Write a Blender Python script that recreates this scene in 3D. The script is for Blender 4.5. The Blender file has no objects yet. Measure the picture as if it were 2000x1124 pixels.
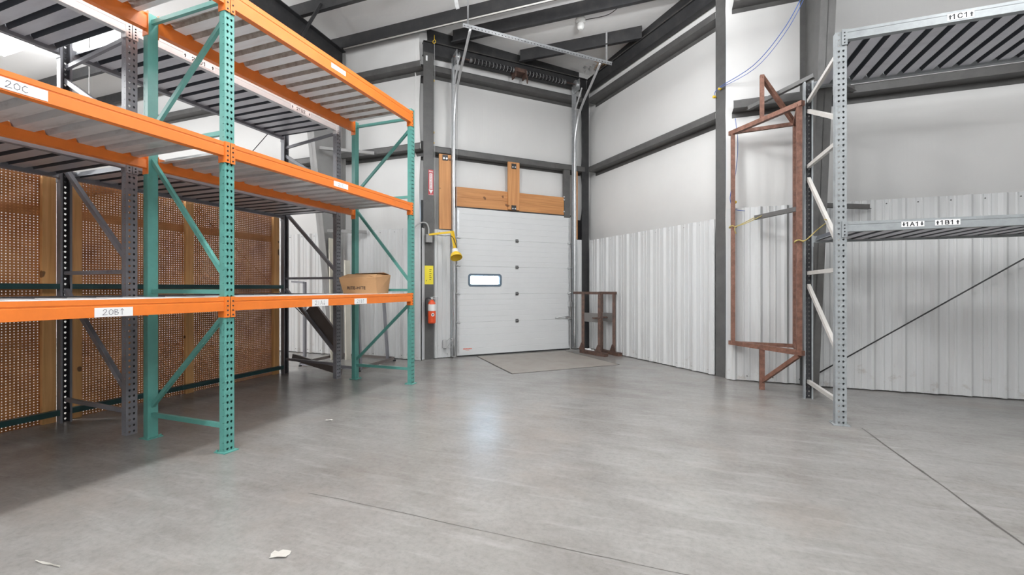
import bpy, bmesh, math, random
from mathutils import Matrix, Vector
random.seed(7)
C = bpy.context.scene.collection
sc = bpy.context.scene
PI = math.pi

# ------------------------------------------------------------------ camera, sky, exposure
EYE = 1.26
YAW = math.radians(20.2)
cam_data = bpy.data.cameras.new('camera')
cam_data.sensor_width = 36.0
cam_data.lens = 850.0 / 2000.0 * 36.0
cam_data.shift_y = 1.0 / 2000.0
cam_data.clip_start = 0.05
cam = bpy.data.objects.new('camera', cam_data)
C.objects.link(cam)
cam.location = (0, 0, EYE)
cam.rotation_euler = (PI / 2, 0, YAW)
sc.camera = cam

world = bpy.data.worlds.new('sky')
sc.world = world
world.use_nodes = True
bg = world.node_tree.nodes['Background']
bg.inputs['Color'].default_value = (0.55, 0.76, 1.0, 1)
bg.inputs['Strength'].default_value = 26.0

sc.view_settings.view_transform = 'Standard'
sc.view_settings.look = 'None'
sc.view_settings.gamma = 1.0
sc.view_settings.use_curve_mapping = False
sc.view_settings.exposure = -0.64
LAMP_POWER = 125.0
ROOF_FILL = 2.0  # strength of the upward light added to brighten the roof


# ------------------------------------------------------------------ materials
def mat(name, color, rough=0.5, metal=0.0, spec=0.5, bump=0.0, bscale=60.0, vary=0.0, vscale=4.0, emit=None):
    m = bpy.data.materials.new(name)
    m.use_nodes = True
    nt = m.node_tree
    b = nt.nodes['Principled BSDF']
    b.inputs['Base Color'].default_value = (*color, 1)
    b.inputs['Roughness'].default_value = rough
    b.inputs['Metallic'].default_value = metal
    b.inputs['Specular IOR Level'].default_value = spec
    if emit:
        b.inputs['Emission Color'].default_value = (*emit[0], 1)
        b.inputs['Emission Strength'].default_value = emit[1]
    tc = nt.nodes.new('ShaderNodeNewGeometry')
    if vary > 0:
        n = nt.nodes.new('ShaderNodeTexNoise')
        n.inputs['Scale'].default_value = vscale
        n.inputs['Detail'].default_value = 6
        n.inputs['Roughness'].default_value = 0.65
        nt.links.new(tc.outputs['Position'], n.inputs['Vector'])
        r = nt.nodes.new('ShaderNodeMapRange')
        r.inputs['From Min'].default_value = 0.3
        r.inputs['From Max'].default_value = 0.7
        r.inputs['To Min'].default_value = 1 - vary
        r.inputs['To Max'].default_value = 1 + vary
        nt.links.new(n.outputs['Fac'], r.inputs['Value'])
        mx = nt.nodes.new('ShaderNodeVectorMath')
        mx.operation = 'SCALE'
        mx.inputs[0].default_value = color
        nt.links.new(r.outputs['Result'], mx.inputs['Scale'])
        nt.links.new(mx.outputs['Vector'], b.inputs['Base Color'])
    if bump > 0:
        n2 = nt.nodes.new('ShaderNodeTexNoise')
        n2.inputs['Scale'].default_value = bscale
        n2.inputs['Detail'].default_value = 4
        nt.links.new(tc.outputs['Position'], n2.inputs['Vector'])
        bp = nt.nodes.new('ShaderNodeBump')
        bp.inputs['Strength'].default_value = bump
        bp.inputs['Distance'].default_value = 0.01
        nt.links.new(n2.outputs['Fac'], bp.inputs['Height'])
        nt.links.new(bp.outputs['Normal'], b.inputs['Normal'])
    return m


def new_nodes(name):
    m = bpy.data.materials.new(name)
    m.use_nodes = True
    nt = m.node_tree
    return m, nt, nt.nodes['Principled BSDF'], nt.nodes.new('ShaderNodeNewGeometry')


def node(nt, kind, **kw):
    n = nt.nodes.new(kind)
    for k, v in kw.items():
        if k in n.inputs:
            n.inputs[k].default_value = v
        else:
            setattr(n, k, v)
    return n


def ramp(nt, stops, src):
    r = nt.nodes.new('ShaderNodeValToRGB')
    e = r.color_ramp.elements
    while len(e) < len(stops):
        e.new(0.5)
    for i, (p, c) in enumerate(stops):
        e[i].position = p
        e[i].color = (*c, 1)
    nt.links.new(src, r.inputs['Fac'])
    return r


def mixc(nt, a, b, fac, mode='MIX'):
    m = nt.nodes.new('ShaderNodeMix')
    m.data_type = 'RGBA'
    m.blend_type = mode
    for s, v in ((m.inputs[0], fac), (m.inputs[6], a), (m.inputs[7], b)):
        if hasattr(v, 'is_output'):
            nt.links.new(v, s)
        elif isinstance(v, tuple):
            s.default_value = (*v, 1)
        else:
            s.default_value = v
    return m.outputs[2]


def concrete_material():
    m, nt, b, g = new_nodes('worn_concrete')
    big = node(nt, 'ShaderNodeTexNoise', Scale=0.55, Detail=6.0, Roughness=0.6)
    nt.links.new(g.outputs['Position'], big.inputs['Vector'])
    mp = node(nt, 'ShaderNodeMapping')
    mp.inputs['Rotation'].default_value = (0, 0, 0.5)
    mp.inputs['Scale'].default_value = (1.0, 1.7, 1.0)
    nt.links.new(g.outputs['Position'], mp.inputs['Vector'])
    mid = node(nt, 'ShaderNodeTexNoise', Scale=2.0, Detail=9.0, Roughness=0.68, Distortion=0.15)
    nt.links.new(mp.outputs['Vector'], mid.inputs['Vector'])
    fine = node(nt, 'ShaderNodeTexNoise', Scale=28.0, Detail=8.0, Roughness=0.75)
    nt.links.new(g.outputs['Position'], fine.inputs['Vector'])
    c1 = ramp(nt, [(0.3, (0.196, 0.186, 0.174)), (0.5, (0.240, 0.232, 0.222)), (0.72, (0.272, 0.266, 0.257))], big.outputs['Fac'])
    c2 = ramp(nt, [(0.28, (0.78, 0.765, 0.74)), (0.5, (1.0, 0.995, 0.985)), (0.74, (1.14, 1.14, 1.14))], mid.outputs['Fac'])
    c3 = ramp(nt, [(0.28, (0.76, 0.76, 0.76)), (0.5, (1, 1, 1)), (0.74, (1.14, 1.14, 1.14))], fine.outputs['Fac'])
    o = mixc(nt, c1.outputs['Color'], c2.outputs['Color'], 0.9, 'MULTIPLY')
    o = mixc(nt, o, c3.outputs['Color'], 0.8, 'MULTIPLY')
    mp3 = node(nt, 'ShaderNodeMapping')
    mp3.inputs['Rotation'].default_value = (0, 0, -0.55)
    mp3.inputs['Scale'].default_value = (1.6, 11.0, 1.0)
    nt.links.new(g.outputs['Position'], mp3.inputs['Vector'])
    scuff = node(nt, 'ShaderNodeTexNoise', Scale=1.0, Detail=8.0, Roughness=0.7)
    nt.links.new(mp3.outputs['Vector'], scuff.inputs['Vector'])
    sf_ = ramp(nt, [(0.52, (0, 0, 0)), (0.72, (1, 1, 1))], scuff.outputs['Fac'])
    o = mixc(nt, o, (0.36, 0.355, 0.345), mixf(nt, sf_.outputs['Color'], 0.45))
    warm = node(nt, 'ShaderNodeTexNoise', Scale=0.9, Detail=5.0, Roughness=0.6)
    mp2 = node(nt, 'ShaderNodeMapping')
    mp2.inputs['Location'].default_value = (7.3, 2.1, 0)
    nt.links.new(g.outputs['Position'], mp2.inputs['Vector'])
    nt.links.new(mp2.outputs['Vector'], warm.inputs['Vector'])
    wf = ramp(nt, [(0.52, (0, 0, 0)), (0.72, (1, 1, 1))], warm.outputs['Fac'])
    o = mixc(nt, o, (0.285, 0.235, 0.195), mixf(nt, wf.outputs['Color'], 0.35))
    nt.links.new(o, b.inputs['Base Color'])
    b.inputs['Roughness'].default_value = 0.25
    b.inputs['Specular IOR Level'].default_value = 0.5
    bp = node(nt, 'ShaderNodeBump', Strength=0.12, Distance=0.004)
    nt.links.new(fine.outputs['Fac'], bp.inputs['Height'])
    nt.links.new(bp.outputs['Normal'], b.inputs['Normal'])
    return m


def mixf(nt, src, k):
    m = nt.nodes.new('ShaderNodeMath')
    m.operation = 'MULTIPLY'
    m.inputs[1].default_value = k
    nt.links.new(src, m.inputs[0])
    return m.outputs[0]


def vinyl_material(name, color, seam=0.0):
    # white vinyl insulation facing with fine vertical ripples and a few scuffs
    m, nt, b, g = new_nodes(name)
    n = node(nt, 'ShaderNodeTexNoise', Scale=1.1, Detail=7.0, Roughness=0.6)
    nt.links.new(g.outputs['Position'], n.inputs['Vector'])
    c = ramp(nt, [(0.3, tuple(v * 0.95 for v in color)), (0.65, color)], n.outputs['Fac'])
    s = node(nt, 'ShaderNodeTexNoise', Scale=5.0, Detail=2.0, Roughness=0.4)
    nt.links.new(g.outputs['Position'], s.inputs['Vector'])
    sp = ramp(nt, [(0.0, (1, 1, 1)), (0.185, (1, 1, 1)), (0.20, (0, 0, 0))], s.outputs['Fac'])
    o = mixc(nt, c.outputs['Color'], (0.25, 0.22, 0.19), mixf(nt, sp.outputs['Color'], 0.6))
    nt.links.new(o, b.inputs['Base Color'])
    b.inputs['Roughness'].default_value = 0.42
    mp = node(nt, 'ShaderNodeMapping')
    mp.inputs['Scale'].default_value = (26.0, 26.0, 0.9)
    nt.links.new(g.outputs['Position'], mp.inputs['Vector'])
    w = node(nt, 'ShaderNodeTexNoise', Scale=1.0, Detail=2.0)
    nt.links.new(mp.outputs['Vector'], w.inputs['Vector'])
    bp = node(nt, 'ShaderNodeBump', Strength=0.25, Distance=0.006)
    nt.links.new(w.outputs['Fac'], bp.inputs['Height'])
    nt.links.new(bp.outputs['Normal'], b.inputs['Normal'])
    return m


def liner_material():
    # white painted corrugated liner, scuffed, with vertical dirt streaks
    m, nt, b, g = new_nodes('white_liner_paint')
    mp = node(nt, 'ShaderNodeMapping')
    mp.inputs['Scale'].default_value = (9.0, 9.0, 0.55)
    nt.links.new(g.outputs['Position'], mp.inputs['Vector'])
    n = node(nt, 'ShaderNodeTexNoise', Scale=1.0, Detail=8.0, Roughness=0.65)
    nt.links.new(mp.outputs['Vector'], n.inputs['Vector'])
    c = ramp(nt, [(0.22, (0.52, 0.515, 0.505)), (0.40, (0.58, 0.585, 0.585)), (0.65, (0.62, 0.63, 0.635))], n.outputs['Fac'])
    s = node(nt, 'ShaderNodeTexNoise', Scale=7.0, Detail=5.0, Roughness=0.7)
    nt.links.new(g.outputs['Position'], s.inputs['Vector'])
    sx = node(nt, 'ShaderNodeSeparateXYZ')
    nt.links.new(g.outputs['Position'], sx.inputs['Vector'])
    low = node(nt, 'ShaderNodeMapRange')
    low.inputs['From Min'].default_value = 0.55
    low.inputs['From Max'].default_value = 0.0
    low.inputs['To Min'].default_value = 0.0
    low.inputs['To Max'].default_value = 0.16
    nt.links.new(sx.outputs['Z'], low.inputs['Value'])
    ad = node(nt, 'ShaderNodeMath', operation='ADD')
    nt.links.new(low.outputs['Result'], ad.inputs[0])
    nt.links.new(s.outputs['Fac'], ad.inputs[1])
    sp = ramp(nt, [(0.70, (0, 0, 0)), (0.86, (1, 1, 1))], ad.outputs[0])
    o = mixc(nt, c.outputs['Color'], (0.33, 0.28, 0.24), mixf(nt, sp.outputs['Color'], 0.6))
    nt.links.new(o, b.inputs['Base Color'])
    b.inputs['Roughness'].default_value = 0.38
    return m


def rust_material(name, c0, c1, c2, scale=14.0, rough=0.6):
    m, nt, b, g = new_nodes(name)
    n = node(nt, 'ShaderNodeTexNoise', Scale=scale, Detail=7.0, Roughness=0.7)
    nt.links.new(g.outputs['Position'], n.inputs['Vector'])
    c = ramp(nt, [(0.3, c0), (0.5, c1), (0.7, c2)], n.outputs['Fac'])
    nt.links.new(c.outputs['Color'], b.inputs['Base Color'])
    b.inputs['Roughness'].default_value = rough
    bp = node(nt, 'ShaderNodeBump', Strength=0.15, Distance=0.004)
    nt.links.new(n.outputs['Fac'], bp.inputs['Height'])
    nt.links.new(bp.outputs['Normal'], b.inputs['Normal'])
    return m


def wood_material(name, c0, c1, along=2):
    m, nt, b, g = new_nodes(name)
    mp = node(nt, 'ShaderNodeMapping')
    s = [22.0, 22.0, 22.0]
    s[along] = 1.1
    if along == 0:
        s[1] = 1.1
    mp.inputs['Scale'].default_value = s
    nt.links.new(g.outputs['Position'], mp.inputs['Vector'])
    n = node(nt, 'ShaderNodeTexNoise', Scale=1.0, Detail=6.0, Roughness=0.6, Distortion=0.6)
    nt.links.new(mp.outputs['Vector'], n.inputs['Vector'])
    k = node(nt, 'ShaderNodeTexNoise', Scale=6.5, Detail=1.0)
    nt.links.new(g.outputs['Position'], k.inputs['Vector'])
    kn = ramp(nt, [(0.0, (1, 1, 1)), (0.24, (1, 1, 1)), (0.27, (0, 0, 0))], k.outputs['Fac'])
    c = ramp(nt, [(0.3, c0), (0.7, c1)], n.outputs['Fac'])
    o = mixc(nt, c.outputs['Color'], (0.09, 0.035, 0.015), mixf(nt, kn.outputs['Color'], 0.8))
    nt.links.new(o, b.inputs['Base Color'])
    b.inputs['Roughness'].default_value = 0.6
    return m


def deck_material(name, base, stain, amt, metal, rough):
    m, nt, b, g = new_nodes(name)
    mp = node(nt, 'ShaderNodeMapping')
    mp.inputs['Scale'].default_value = (1.6, 9.0, 4.0)
    nt.links.new(g.outputs['Position'], mp.inputs['Vector'])
    n = node(nt, 'ShaderNodeTexNoise', Scale=1.0, Detail=8.0, Roughness=0.7)
    nt.links.new(mp.outputs['Vector'], n.inputs['Vector'])
    f = ramp(nt, [(0.5, (0, 0, 0)), (0.72, (1, 1, 1))], n.outputs['Fac'])
    o = mixc(nt, base, stain, mixf(nt, f.outputs['Color'], amt))
    nt.links.new(o, b.inputs['Base Color'])
    b.inputs['Metallic'].default_value = metal
    b.inputs['Roughness'].default_value = rough
    return m


def pegboard_material():
    m, nt, b, g = new_nodes('perforated_hardboard')
    n = node(nt, 'ShaderNodeTexNoise', Scale=2.5, Detail=6.0, Roughness=0.65)
    nt.links.new(g.outputs['Position'], n.inputs['Vector'])
    c = ramp(nt, [(0.3, (0.38, 0.135, 0.042)), (0.5, (0.58, 0.24, 0.080)), (0.7, (0.72, 0.35, 0.14))], n.outputs['Fac'])
    nt.links.new(c.outputs['Color'], b.inputs['Base Color'])
    b.inputs['Roughness'].default_value = 0.4
    sx = node(nt, 'ShaderNodeSeparateXYZ')
    nt.links.new(g.outputs['Position'], sx.inputs['Vector'])
    sq = []
    for ax in ('Y', 'Z'):
        dv = node(nt, 'ShaderNodeMath', operation='DIVIDE')
        dv.inputs[1].default_value = 0.0254
        nt.links.new(sx.outputs[ax], dv.inputs[0])
        fr = node(nt, 'ShaderNodeMath', operation='FRACT')
        nt.links.new(dv.outputs[0], fr.inputs[0])
        sb = node(nt, 'ShaderNodeMath', operation='SUBTRACT')
        sb.inputs[1].default_value = 0.5
        nt.links.new(fr.outputs[0], sb.inputs[0])
        pw = node(nt, 'ShaderNodeMath', operation='MULTIPLY')
        nt.links.new(sb.outputs[0], pw.inputs[0])
        nt.links.new(sb.outputs[0], pw.inputs[1])
        sq.append(pw)
    ad = node(nt, 'ShaderNodeMath', operation='ADD')
    nt.links.new(sq[0].outputs[0], ad.inputs[0])
    nt.links.new(sq[1].outputs[0], ad.inputs[1])
    gt = node(nt, 'ShaderNodeMath', operation='GREATER_THAN')
    gt.inputs[1].default_value = 0.185 ** 2
    nt.links.new(ad.outputs[0], gt.inputs[0])
    nt.links.new(gt.outputs[0], b.inputs['Alpha'])
    return m


def glass_material():
    m = bpy.data.materials.new('clear_pane')
    m.use_nodes = True
    nt = m.node_tree
    nt.nodes.remove(nt.nodes['Principled BSDF'])
    out = nt.nodes['Material Output']
    tr = nt.nodes.new('ShaderNodeBsdfTransparent')
    tr.inputs['Color'].default_value = (0.93, 0.96, 0.97, 1)
    gl = nt.nodes.new('ShaderNodeBsdfGlossy')
    gl.inputs['Roughness'].default_value = 0.03
    fr = nt.nodes.new('ShaderNodeFresnel')
    mx = nt.nodes.new('ShaderNodeMixShader')
    nt.links.new(fr.outputs[0], mx.inputs[0])
    nt.links.new(tr.outputs[0], mx.inputs[1])
    nt.links.new(gl.outputs[0], mx.inputs[2])
    nt.links.new(mx.outputs[0], out.inputs['Surface'])
    return m


M = {}
M['concrete'] = concrete_material()
M['vinyl'] = vinyl_material('white_insulation_facing', (0.71, 0.705, 0.695))
M['roof_vinyl'] = vinyl_material('roof_insulation_facing', (0.90, 0.89, 0.88))
M['liner'] = liner_material()
M['dark_steel'] = rust_material('grey_primer_steel', (0.070, 0.068, 0.066), (0.088, 0.086, 0.084), (0.105, 0.103, 0.10), 6, 0.5)
M['black_steel'] = rust_material('black_primer_steel', (0.020, 0.020, 0.021), (0.028, 0.028, 0.030), (0.045, 0.043, 0.042), 6, 0.5)
M['grey_steel'] = mat('grey_painted_steel', (0.27, 0.265, 0.26), 0.5, vary=0.08)
M['dust'] = rust_material('dusty_flange', (0.05, 0.045, 0.04), (0.10, 0.09, 0.075), (0.22, 0.19, 0.15), 16, 0.9)
M['orange'] = mat('orange_paint', (0.76, 0.190, 0.026), 0.38, vary=0.06, vscale=9)
M['green'] = mat('green_paint', (0.102, 0.315, 0.276), 0.36, vary=0.08, vscale=9)
M['dark_green'] = mat('dark_green_paint', (0.012, 0.055, 0.055), 0.4, vary=0.15, vscale=9)
M['grey_rack'] = mat('slate_grey_paint', (0.20, 0.20, 0.222), 0.40, vary=0.1, vscale=8)
M['galv_rack'] = mat('galvanised_rack_steel', (0.27, 0.29, 0.30), 0.5, metal=0.0, vary=0.14, vscale=12)
M['galv'] = mat('galvanised_steel', (0.62, 0.63, 0.64), 0.36, metal=0.8, vary=0.12, vscale=20)
M['galv_brace'] = mat('pale_brace_steel', (0.62, 0.60, 0.57), 0.45, metal=0.2, vary=0.08)
M['deck_bright'] = deck_material('bright_deck_steel', (0.84, 0.85, 0.86), (0.50, 0.42, 0.36), 0.30, 0.0, 0.42)
M['rib_rust'] = rust_material('rusted_rib_steel', (0.26, 0.19, 0.14), (0.46, 0.41, 0.37), (0.62, 0.60, 0.58), 9, 0.6)
M['rib_shade'] = mat('painted_rib_shade', (0.075, 0.082, 0.098), 0.45)  # shade in the deck ribs put into a darker colour
M['deck_worn'] = deck_material('worn_deck_steel', (0.58, 0.575, 0.58), (0.19, 0.17, 0.17), 0.75, 0.15, 0.36)
M['deck_slate'] = deck_material('slate_deck_steel', (0.53, 0.53, 0.57), (0.36, 0.36, 0.40), 0.5, 0.1, 0.34)
M['wood'] = wood_material('orange_brown_timber', (0.42, 0.178, 0.060), (0.60, 0.295, 0.115), 2)
M['wood_flat'] = wood_material('header_timber', (0.40, 0.165, 0.055), (0.58, 0.28, 0.105), 0)
M['stud'] = wood_material('stud_timber', (0.68, 0.34, 0.115), (0.90, 0.52, 0.215), 2)
M['pegboard'] = pegboard_material()
M['door_white'] = mat('white_door_skin', (0.63, 0.64, 0.645), 0.42, vary=0.02, vscale=3)
M['white_label'] = mat('white_label_paper', (0.86, 0.86, 0.86), 0.6)
M['ink'] = mat('black_ink', (0.02, 0.02, 0.024), 0.7)
M['pencil'] = mat('marker_ink', (0.10, 0.10, 0.12), 0.7)
M['rust'] = rust_material('red_brown_rust', (0.090, 0.040, 0.028), (0.170, 0.078, 0.052), (0.26, 0.13, 0.095), 18, 0.6)
M['brown_steel'] = rust_material('dark_brown_steel', (0.045, 0.025, 0.020), (0.085, 0.048, 0.037), (0.15, 0.075, 0.05), 20, 0.55)
M['plate_grey'] = mat('bare_grey_plate', (0.16, 0.15, 0.145), 0.55, vary=0.1)
M['yellow'] = mat('yellow_paint', (0.80, 0.52, 0.03), 0.4)
M['yellow_paper'] = mat('yellow_paper', (0.86, 0.72, 0.05), 0.7)
M['red'] = mat('red_paint', (0.74, 0.085, 0.022), 0.35)
M['sign_red'] = mat('sign_red', (0.45, 0.04, 0.05), 0.5)
M['black'] = mat('black_plastic', (0.018, 0.018, 0.02), 0.45)
M['frame_blue'] = mat('blue_grey_gasket', (0.10, 0.14, 0.18), 0.5)
M['pane'] = glass_material()
M['cardboard'] = mat('brown_cardboard', (0.47, 0.265, 0.125), 0.75, vary=0.06, vscale=5)
M['cardboard_in'] = mat('cardboard_inside', (0.42, 0.25, 0.13), 0.8, vary=0.05)
M['white_paint'] = mat('white_enamel', (0.82, 0.82, 0.80), 0.4)
M['lens'] = mat('lit_lens', (0.9, 0.9, 0.9), 0.5, emit=((1.0, 0.985, 0.96), 9.0))
M['frost'] = mat('frosted_globe', (0.80, 0.80, 0.78), 0.3)
M['rope'] = mat('yellow_rope', (0.50, 0.40, 0.14), 0.85, bump=0.5, bscale=400)
M['blue_wire'] = mat('blue_wire_sheath', (0.06, 0.13, 0.42), 0.5)
M['grey_wire'] = mat('grey_wire', (0.42, 0.42, 0.42), 0.5)
M['pit_concrete'] = rust_material('brown_stained_concrete', (0.225, 0.20, 0.175), (0.27, 0.245, 0.22), (0.30, 0.28, 0.255), 3.0, 0.5)
M['joint'] = mat('dark_joint_filler', (0.07, 0.065, 0.06), 0.9)
M['paper'] = mat('scrap_paper', (0.50, 0.48, 0.44), 0.8)
M['beige_board'] = mat('beige_board', (0.66, 0.62, 0.53), 0.6)
M['brown_panel'] = mat('dark_brown_panel', (0.15, 0.13, 0.122), 0.5, vary=0.1)
M['hinge_steel'] = mat('dull_hinge_steel', (0.16, 0.16, 0.16), 0.45, metal=0.5)
M['inner_shade'] = mat('painted_inner_shade', (0.045, 0.045, 0.05), 0.6)  # shade inside the hollow posts, put into a dark colour
M['pale_galv'] = mat('pale_galvanised_beam', (0.62, 0.63, 0.64), 0.4, vary=0.06)
M['nest'] = mat('dry_straw', (0.30, 0.19, 0.10), 0.9)
M['foil'] = mat('crumpled_foil', (0.7, 0.7, 0.7), 0.3, metal=0.8)


# ------------------------------------------------------------------ mesh helpers
class Frame:
    """A local frame: u runs along, v across, z up."""
    def __init__(self, o, e1, e2):
        self.m = Matrix(((e1[0], e2[0], 0, o[0]), (e1[1], e2[1], 0, o[1]), (0, 0, 1, 0), (0, 0, 0, 1)))

    def pt(self, u, v, z):
        return self.m @ Vector((u, v, z))


WORLD = Frame((0, 0), (1, 0), (0, 1))
R2 = math.sqrt(0.5)
DOOR = Frame((-3.677, 7.101), (R2, R2), (R2, -R2))          # u along the dock wall, v towards the room
NOTCH_SUM = 7.45                                             # the other bay wall: x + y = 7.45
SIDE = Frame((-1.664, 9.114), (R2, -R2), (-R2, -R2))        # u from the inner corner towards the room, v towards the room


def faces_from(bm, vs, idx, mi=0, smooth=False):
    out = []
    for f in idx:
        try:
            ff = bm.faces.new([vs[i] for i in f])
            ff.material_index = mi
            ff.smooth = smooth
            out.append(ff)
        except ValueError:
            pass
    return out


def box(bm, u, v, z, fr=WORLD, mi=0):
    vs = [bm.verts.new(fr.pt(a, b, c)) for c in z for b in v for a in u]
    faces_from(bm, vs, [(0, 2, 3, 1), (4, 5, 7, 6), (0, 1, 5, 4), (2, 6, 7, 3), (0, 4, 6, 2), (1, 3, 7, 5)], mi)


def prism(bm, poly, a, b, ax, fr=WORLD, mi=0, closed=True, smooth=False, caps=True):
    """Extrude a 2-D profile from a to b along axis ax ('u','v','z'); profile gives the other two coordinates in order."""
    def P(p, t):
        if ax == 'u':
            return fr.pt(t, p[0], p[1])
        if ax == 'v':
            return fr.pt(p[0], t, p[1])
        return fr.pt(p[0], p[1], t)
    va = [bm.verts.new(P(p, a)) for p in poly]
    vb = [bm.verts.new(P(p, b)) for p in poly]
    n = len(poly)
    for i in range(n if closed else n - 1):
        j = (i + 1) % n
        f = bm.faces.new((va[i], va[j], vb[j], vb[i]))
        f.material_index = mi
        f.smooth = smooth
    if closed and caps:
        for r in (va, vb):
            f = bm.faces.new(r)
            f.material_index = mi


def bar(bm, p0, p1, w, h, mi=0, up=(0, 0, 1)):
    p0, p1 = Vector(p0), Vector(p1)
    d = (p1 - p0).normalized()
    upv = Vector(up)
    if abs(d.dot(upv)) > 0.98:
        upv = Vector((0, 1, 0)) if abs(d.y) < 0.9 else Vector((1, 0, 0))
    s = d.cross(upv).normalized()
    t = s.cross(d).normalized()
    vs = []
    for p in (p0, p1):
        for a, b in ((-1, -1), (1, -1), (1, 1), (-1, 1)):
            vs.append(bm.verts.new(p + s * a * w / 2 + t * b * h / 2))
    faces_from(bm, vs, [(3, 2, 1, 0), (4, 5, 6, 7), (0, 1, 5, 4), (1, 2, 6, 5), (2, 3, 7, 6), (3, 0, 4, 7)], mi)


def tube(bm, pts, r, n=8, mi=0):
    pts = [Vector(p) for p in pts]
    rings = []
    ref = None
    for i, p in enumerate(pts):
        d = (pts[min(i + 1, len(pts) - 1)] - pts[max(i - 1, 0)]).normalized()
        if ref is None:
            ref = Vector((0, 0, 1)) if abs(d.z) < 0.9 else Vector((1, 0, 0))
        s = d.cross(ref).normalized()
        t = s.cross(d).normalized()
        ref = t
        rings.append([bm.verts.new(p + (s * math.cos(2 * PI * k / n) + t * math.sin(2 * PI * k / n)) * r) for k in range(n)])
    for a, b in zip(rings, rings[1:]):
        for k in range(n):
            f = bm.faces.new((a[k], a[(k + 1) % n], b[(k + 1) % n], b[k]))
            f.material_index = mi
            f.smooth = True
    for r_ in (rings[0], rings[-1]):
        f = bm.faces.new(r_)
        f.material_index = mi


def lathe(bm, o, axis, prof, n=20, mi=0, smooth=True):
    """prof: (radius, distance along axis)"""
    o, axis = Vector(o), Vector(axis).normalized()
    ref = Vector((0, 0, 1)) if abs(axis.z) < 0.9 else Vector((1, 0, 0))
    s = axis.cross(ref).normalized()
    t = s.cross(axis).normalized()
    rings = []
    for r, h in prof:
        rings.append([bm.verts.new(o + axis * h + (s * math.cos(2 * PI * k / n) + t * math.sin(2 * PI * k / n)) * max(r, 1e-4)) for k in range(n)])
    for a, b in zip(rings, rings[1:]):
        for k in range(n):
            f = bm.faces.new((a[k], a[(k + 1) % n], b[(k + 1) % n], b[k]))
            f.material_index = mi
            f.smooth = smooth
    for r_ in (rings[0], rings[-1]):
        f = bm.faces.new(r_)
        f.material_index = mi


def new():
    return bmesh.new()


WLOC = {}


def obj(name, bm, mats, parent=None, origin=None):
    if not isinstance(mats, (list, tuple)):
        mats = [mats]
    lo = Vector((min(v.co.x for v in bm.verts), min(v.co.y for v in bm.verts), min(v.co.z for v in bm.verts)))
    hi = Vector((max(v.co.x for v in bm.verts), max(v.co.y for v in bm.verts), max(v.co.z for v in bm.verts)))
    o = Vector(origin) if origin is not None else Vector(((lo.x + hi.x) / 2, (lo.y + hi.y) / 2, lo.z))
    bmesh.ops.recalc_face_normals(bm, faces=bm.faces[:])
    bmesh.ops.translate(bm, verts=bm.verts[:], vec=-o)
    me = bpy.data.meshes.new(name)
    bm.to_mesh(me)
    bm.free()
    for m in mats:
        me.materials.append(M[m] if isinstance(m, str) else m)
    ob = bpy.data.objects.new(name, me)
    C.objects.link(ob)
    if parent is not None:
        ob.parent = parent
        ob.location = o - WLOC[parent.name]
    else:
        ob.location = o
    WLOC[ob.name] = o
    return ob


def tag(o, label=None, cat=None, group=None, kind=None):
    if label:
        o['label'] = label
    if cat:
        o['category'] = cat
    if group:
        o['group'] = group
    if kind:
        o['kind'] = kind
    return o


def thing(name, label, cat, loc, group=None, kind=None):
    o = bpy.data.objects.new(name, None)
    o.empty_display_size = 0.1
    C.objects.link(o)
    o.location = loc
    WLOC[o.name] = Vector(loc)
    return tag(o, label, cat, group, kind)


def struct(name, bm, mats, label=None, cat=None):
    return tag(obj(name, bm, mats), label, cat, None, 'structure')


def text_mesh(bm, s, size, M4, mi):
    """Printed lettering as flat mesh, centred, in the XY plane of M4."""
    cu = bpy.data.curves.new('lettering', 'FONT')
    cu.body = s
    cu.size = size
    cu.align_x = 'CENTER'
    cu.align_y = 'CENTER'
    cu.resolution_u = 3
    cu.offset = size * 0.012
    tmp = bpy.data.objects.new('lettering', cu)
    C.objects.link(tmp)
    bpy.context.view_layer.update()
    me = bpy.data.meshes.new_from_object(tmp.evaluated_get(bpy.context.evaluated_depsgraph_get()))
    n0 = len(bm.faces)
    n1 = len(bm.verts)
    bm.from_mesh(me)
    bm.verts.ensure_lookup_table()
    bm.faces.ensure_lookup_table()
    for v in bm.verts[n1:]:
        v.co = M4 @ v.co
    for f in bm.faces[n0:]:
        f.material_index = mi
    bpy.data.objects.remove(tmp)
    bpy.data.curves.remove(cu)
    bpy.data.meshes.remove(me)


def basis(o, right, up):
    r, u = Vector(right).normalized(), Vector(up).normalized()
    n = r.cross(u)
    return Matrix(((r.x, u.x, n.x, o[0]), (r.y, u.y, n.y, o[1]), (r.z, u.z, n.z, o[2]), (0, 0, 0, 1)))


def poly(bm, pts, M4, mi):
    vs = [bm.verts.new(M4 @ Vector((*p, 0))) for p in pts]
    f = bm.faces.new(vs)
    f.material_index = mi


def arrow(bm, x, y, h, up, M4, mi):
    s = h / 2 * (1 if up else -1)
    w = h * 0.32
    poly(bm, [(x - w, y), (x, y + s), (x + w, y)], M4, mi)
    poly(bm, [(x - w * 0.42, y), (x - w * 0.42, y - s), (x + w * 0.42, y - s), (x + w * 0.42, y)], M4, mi)


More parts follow.
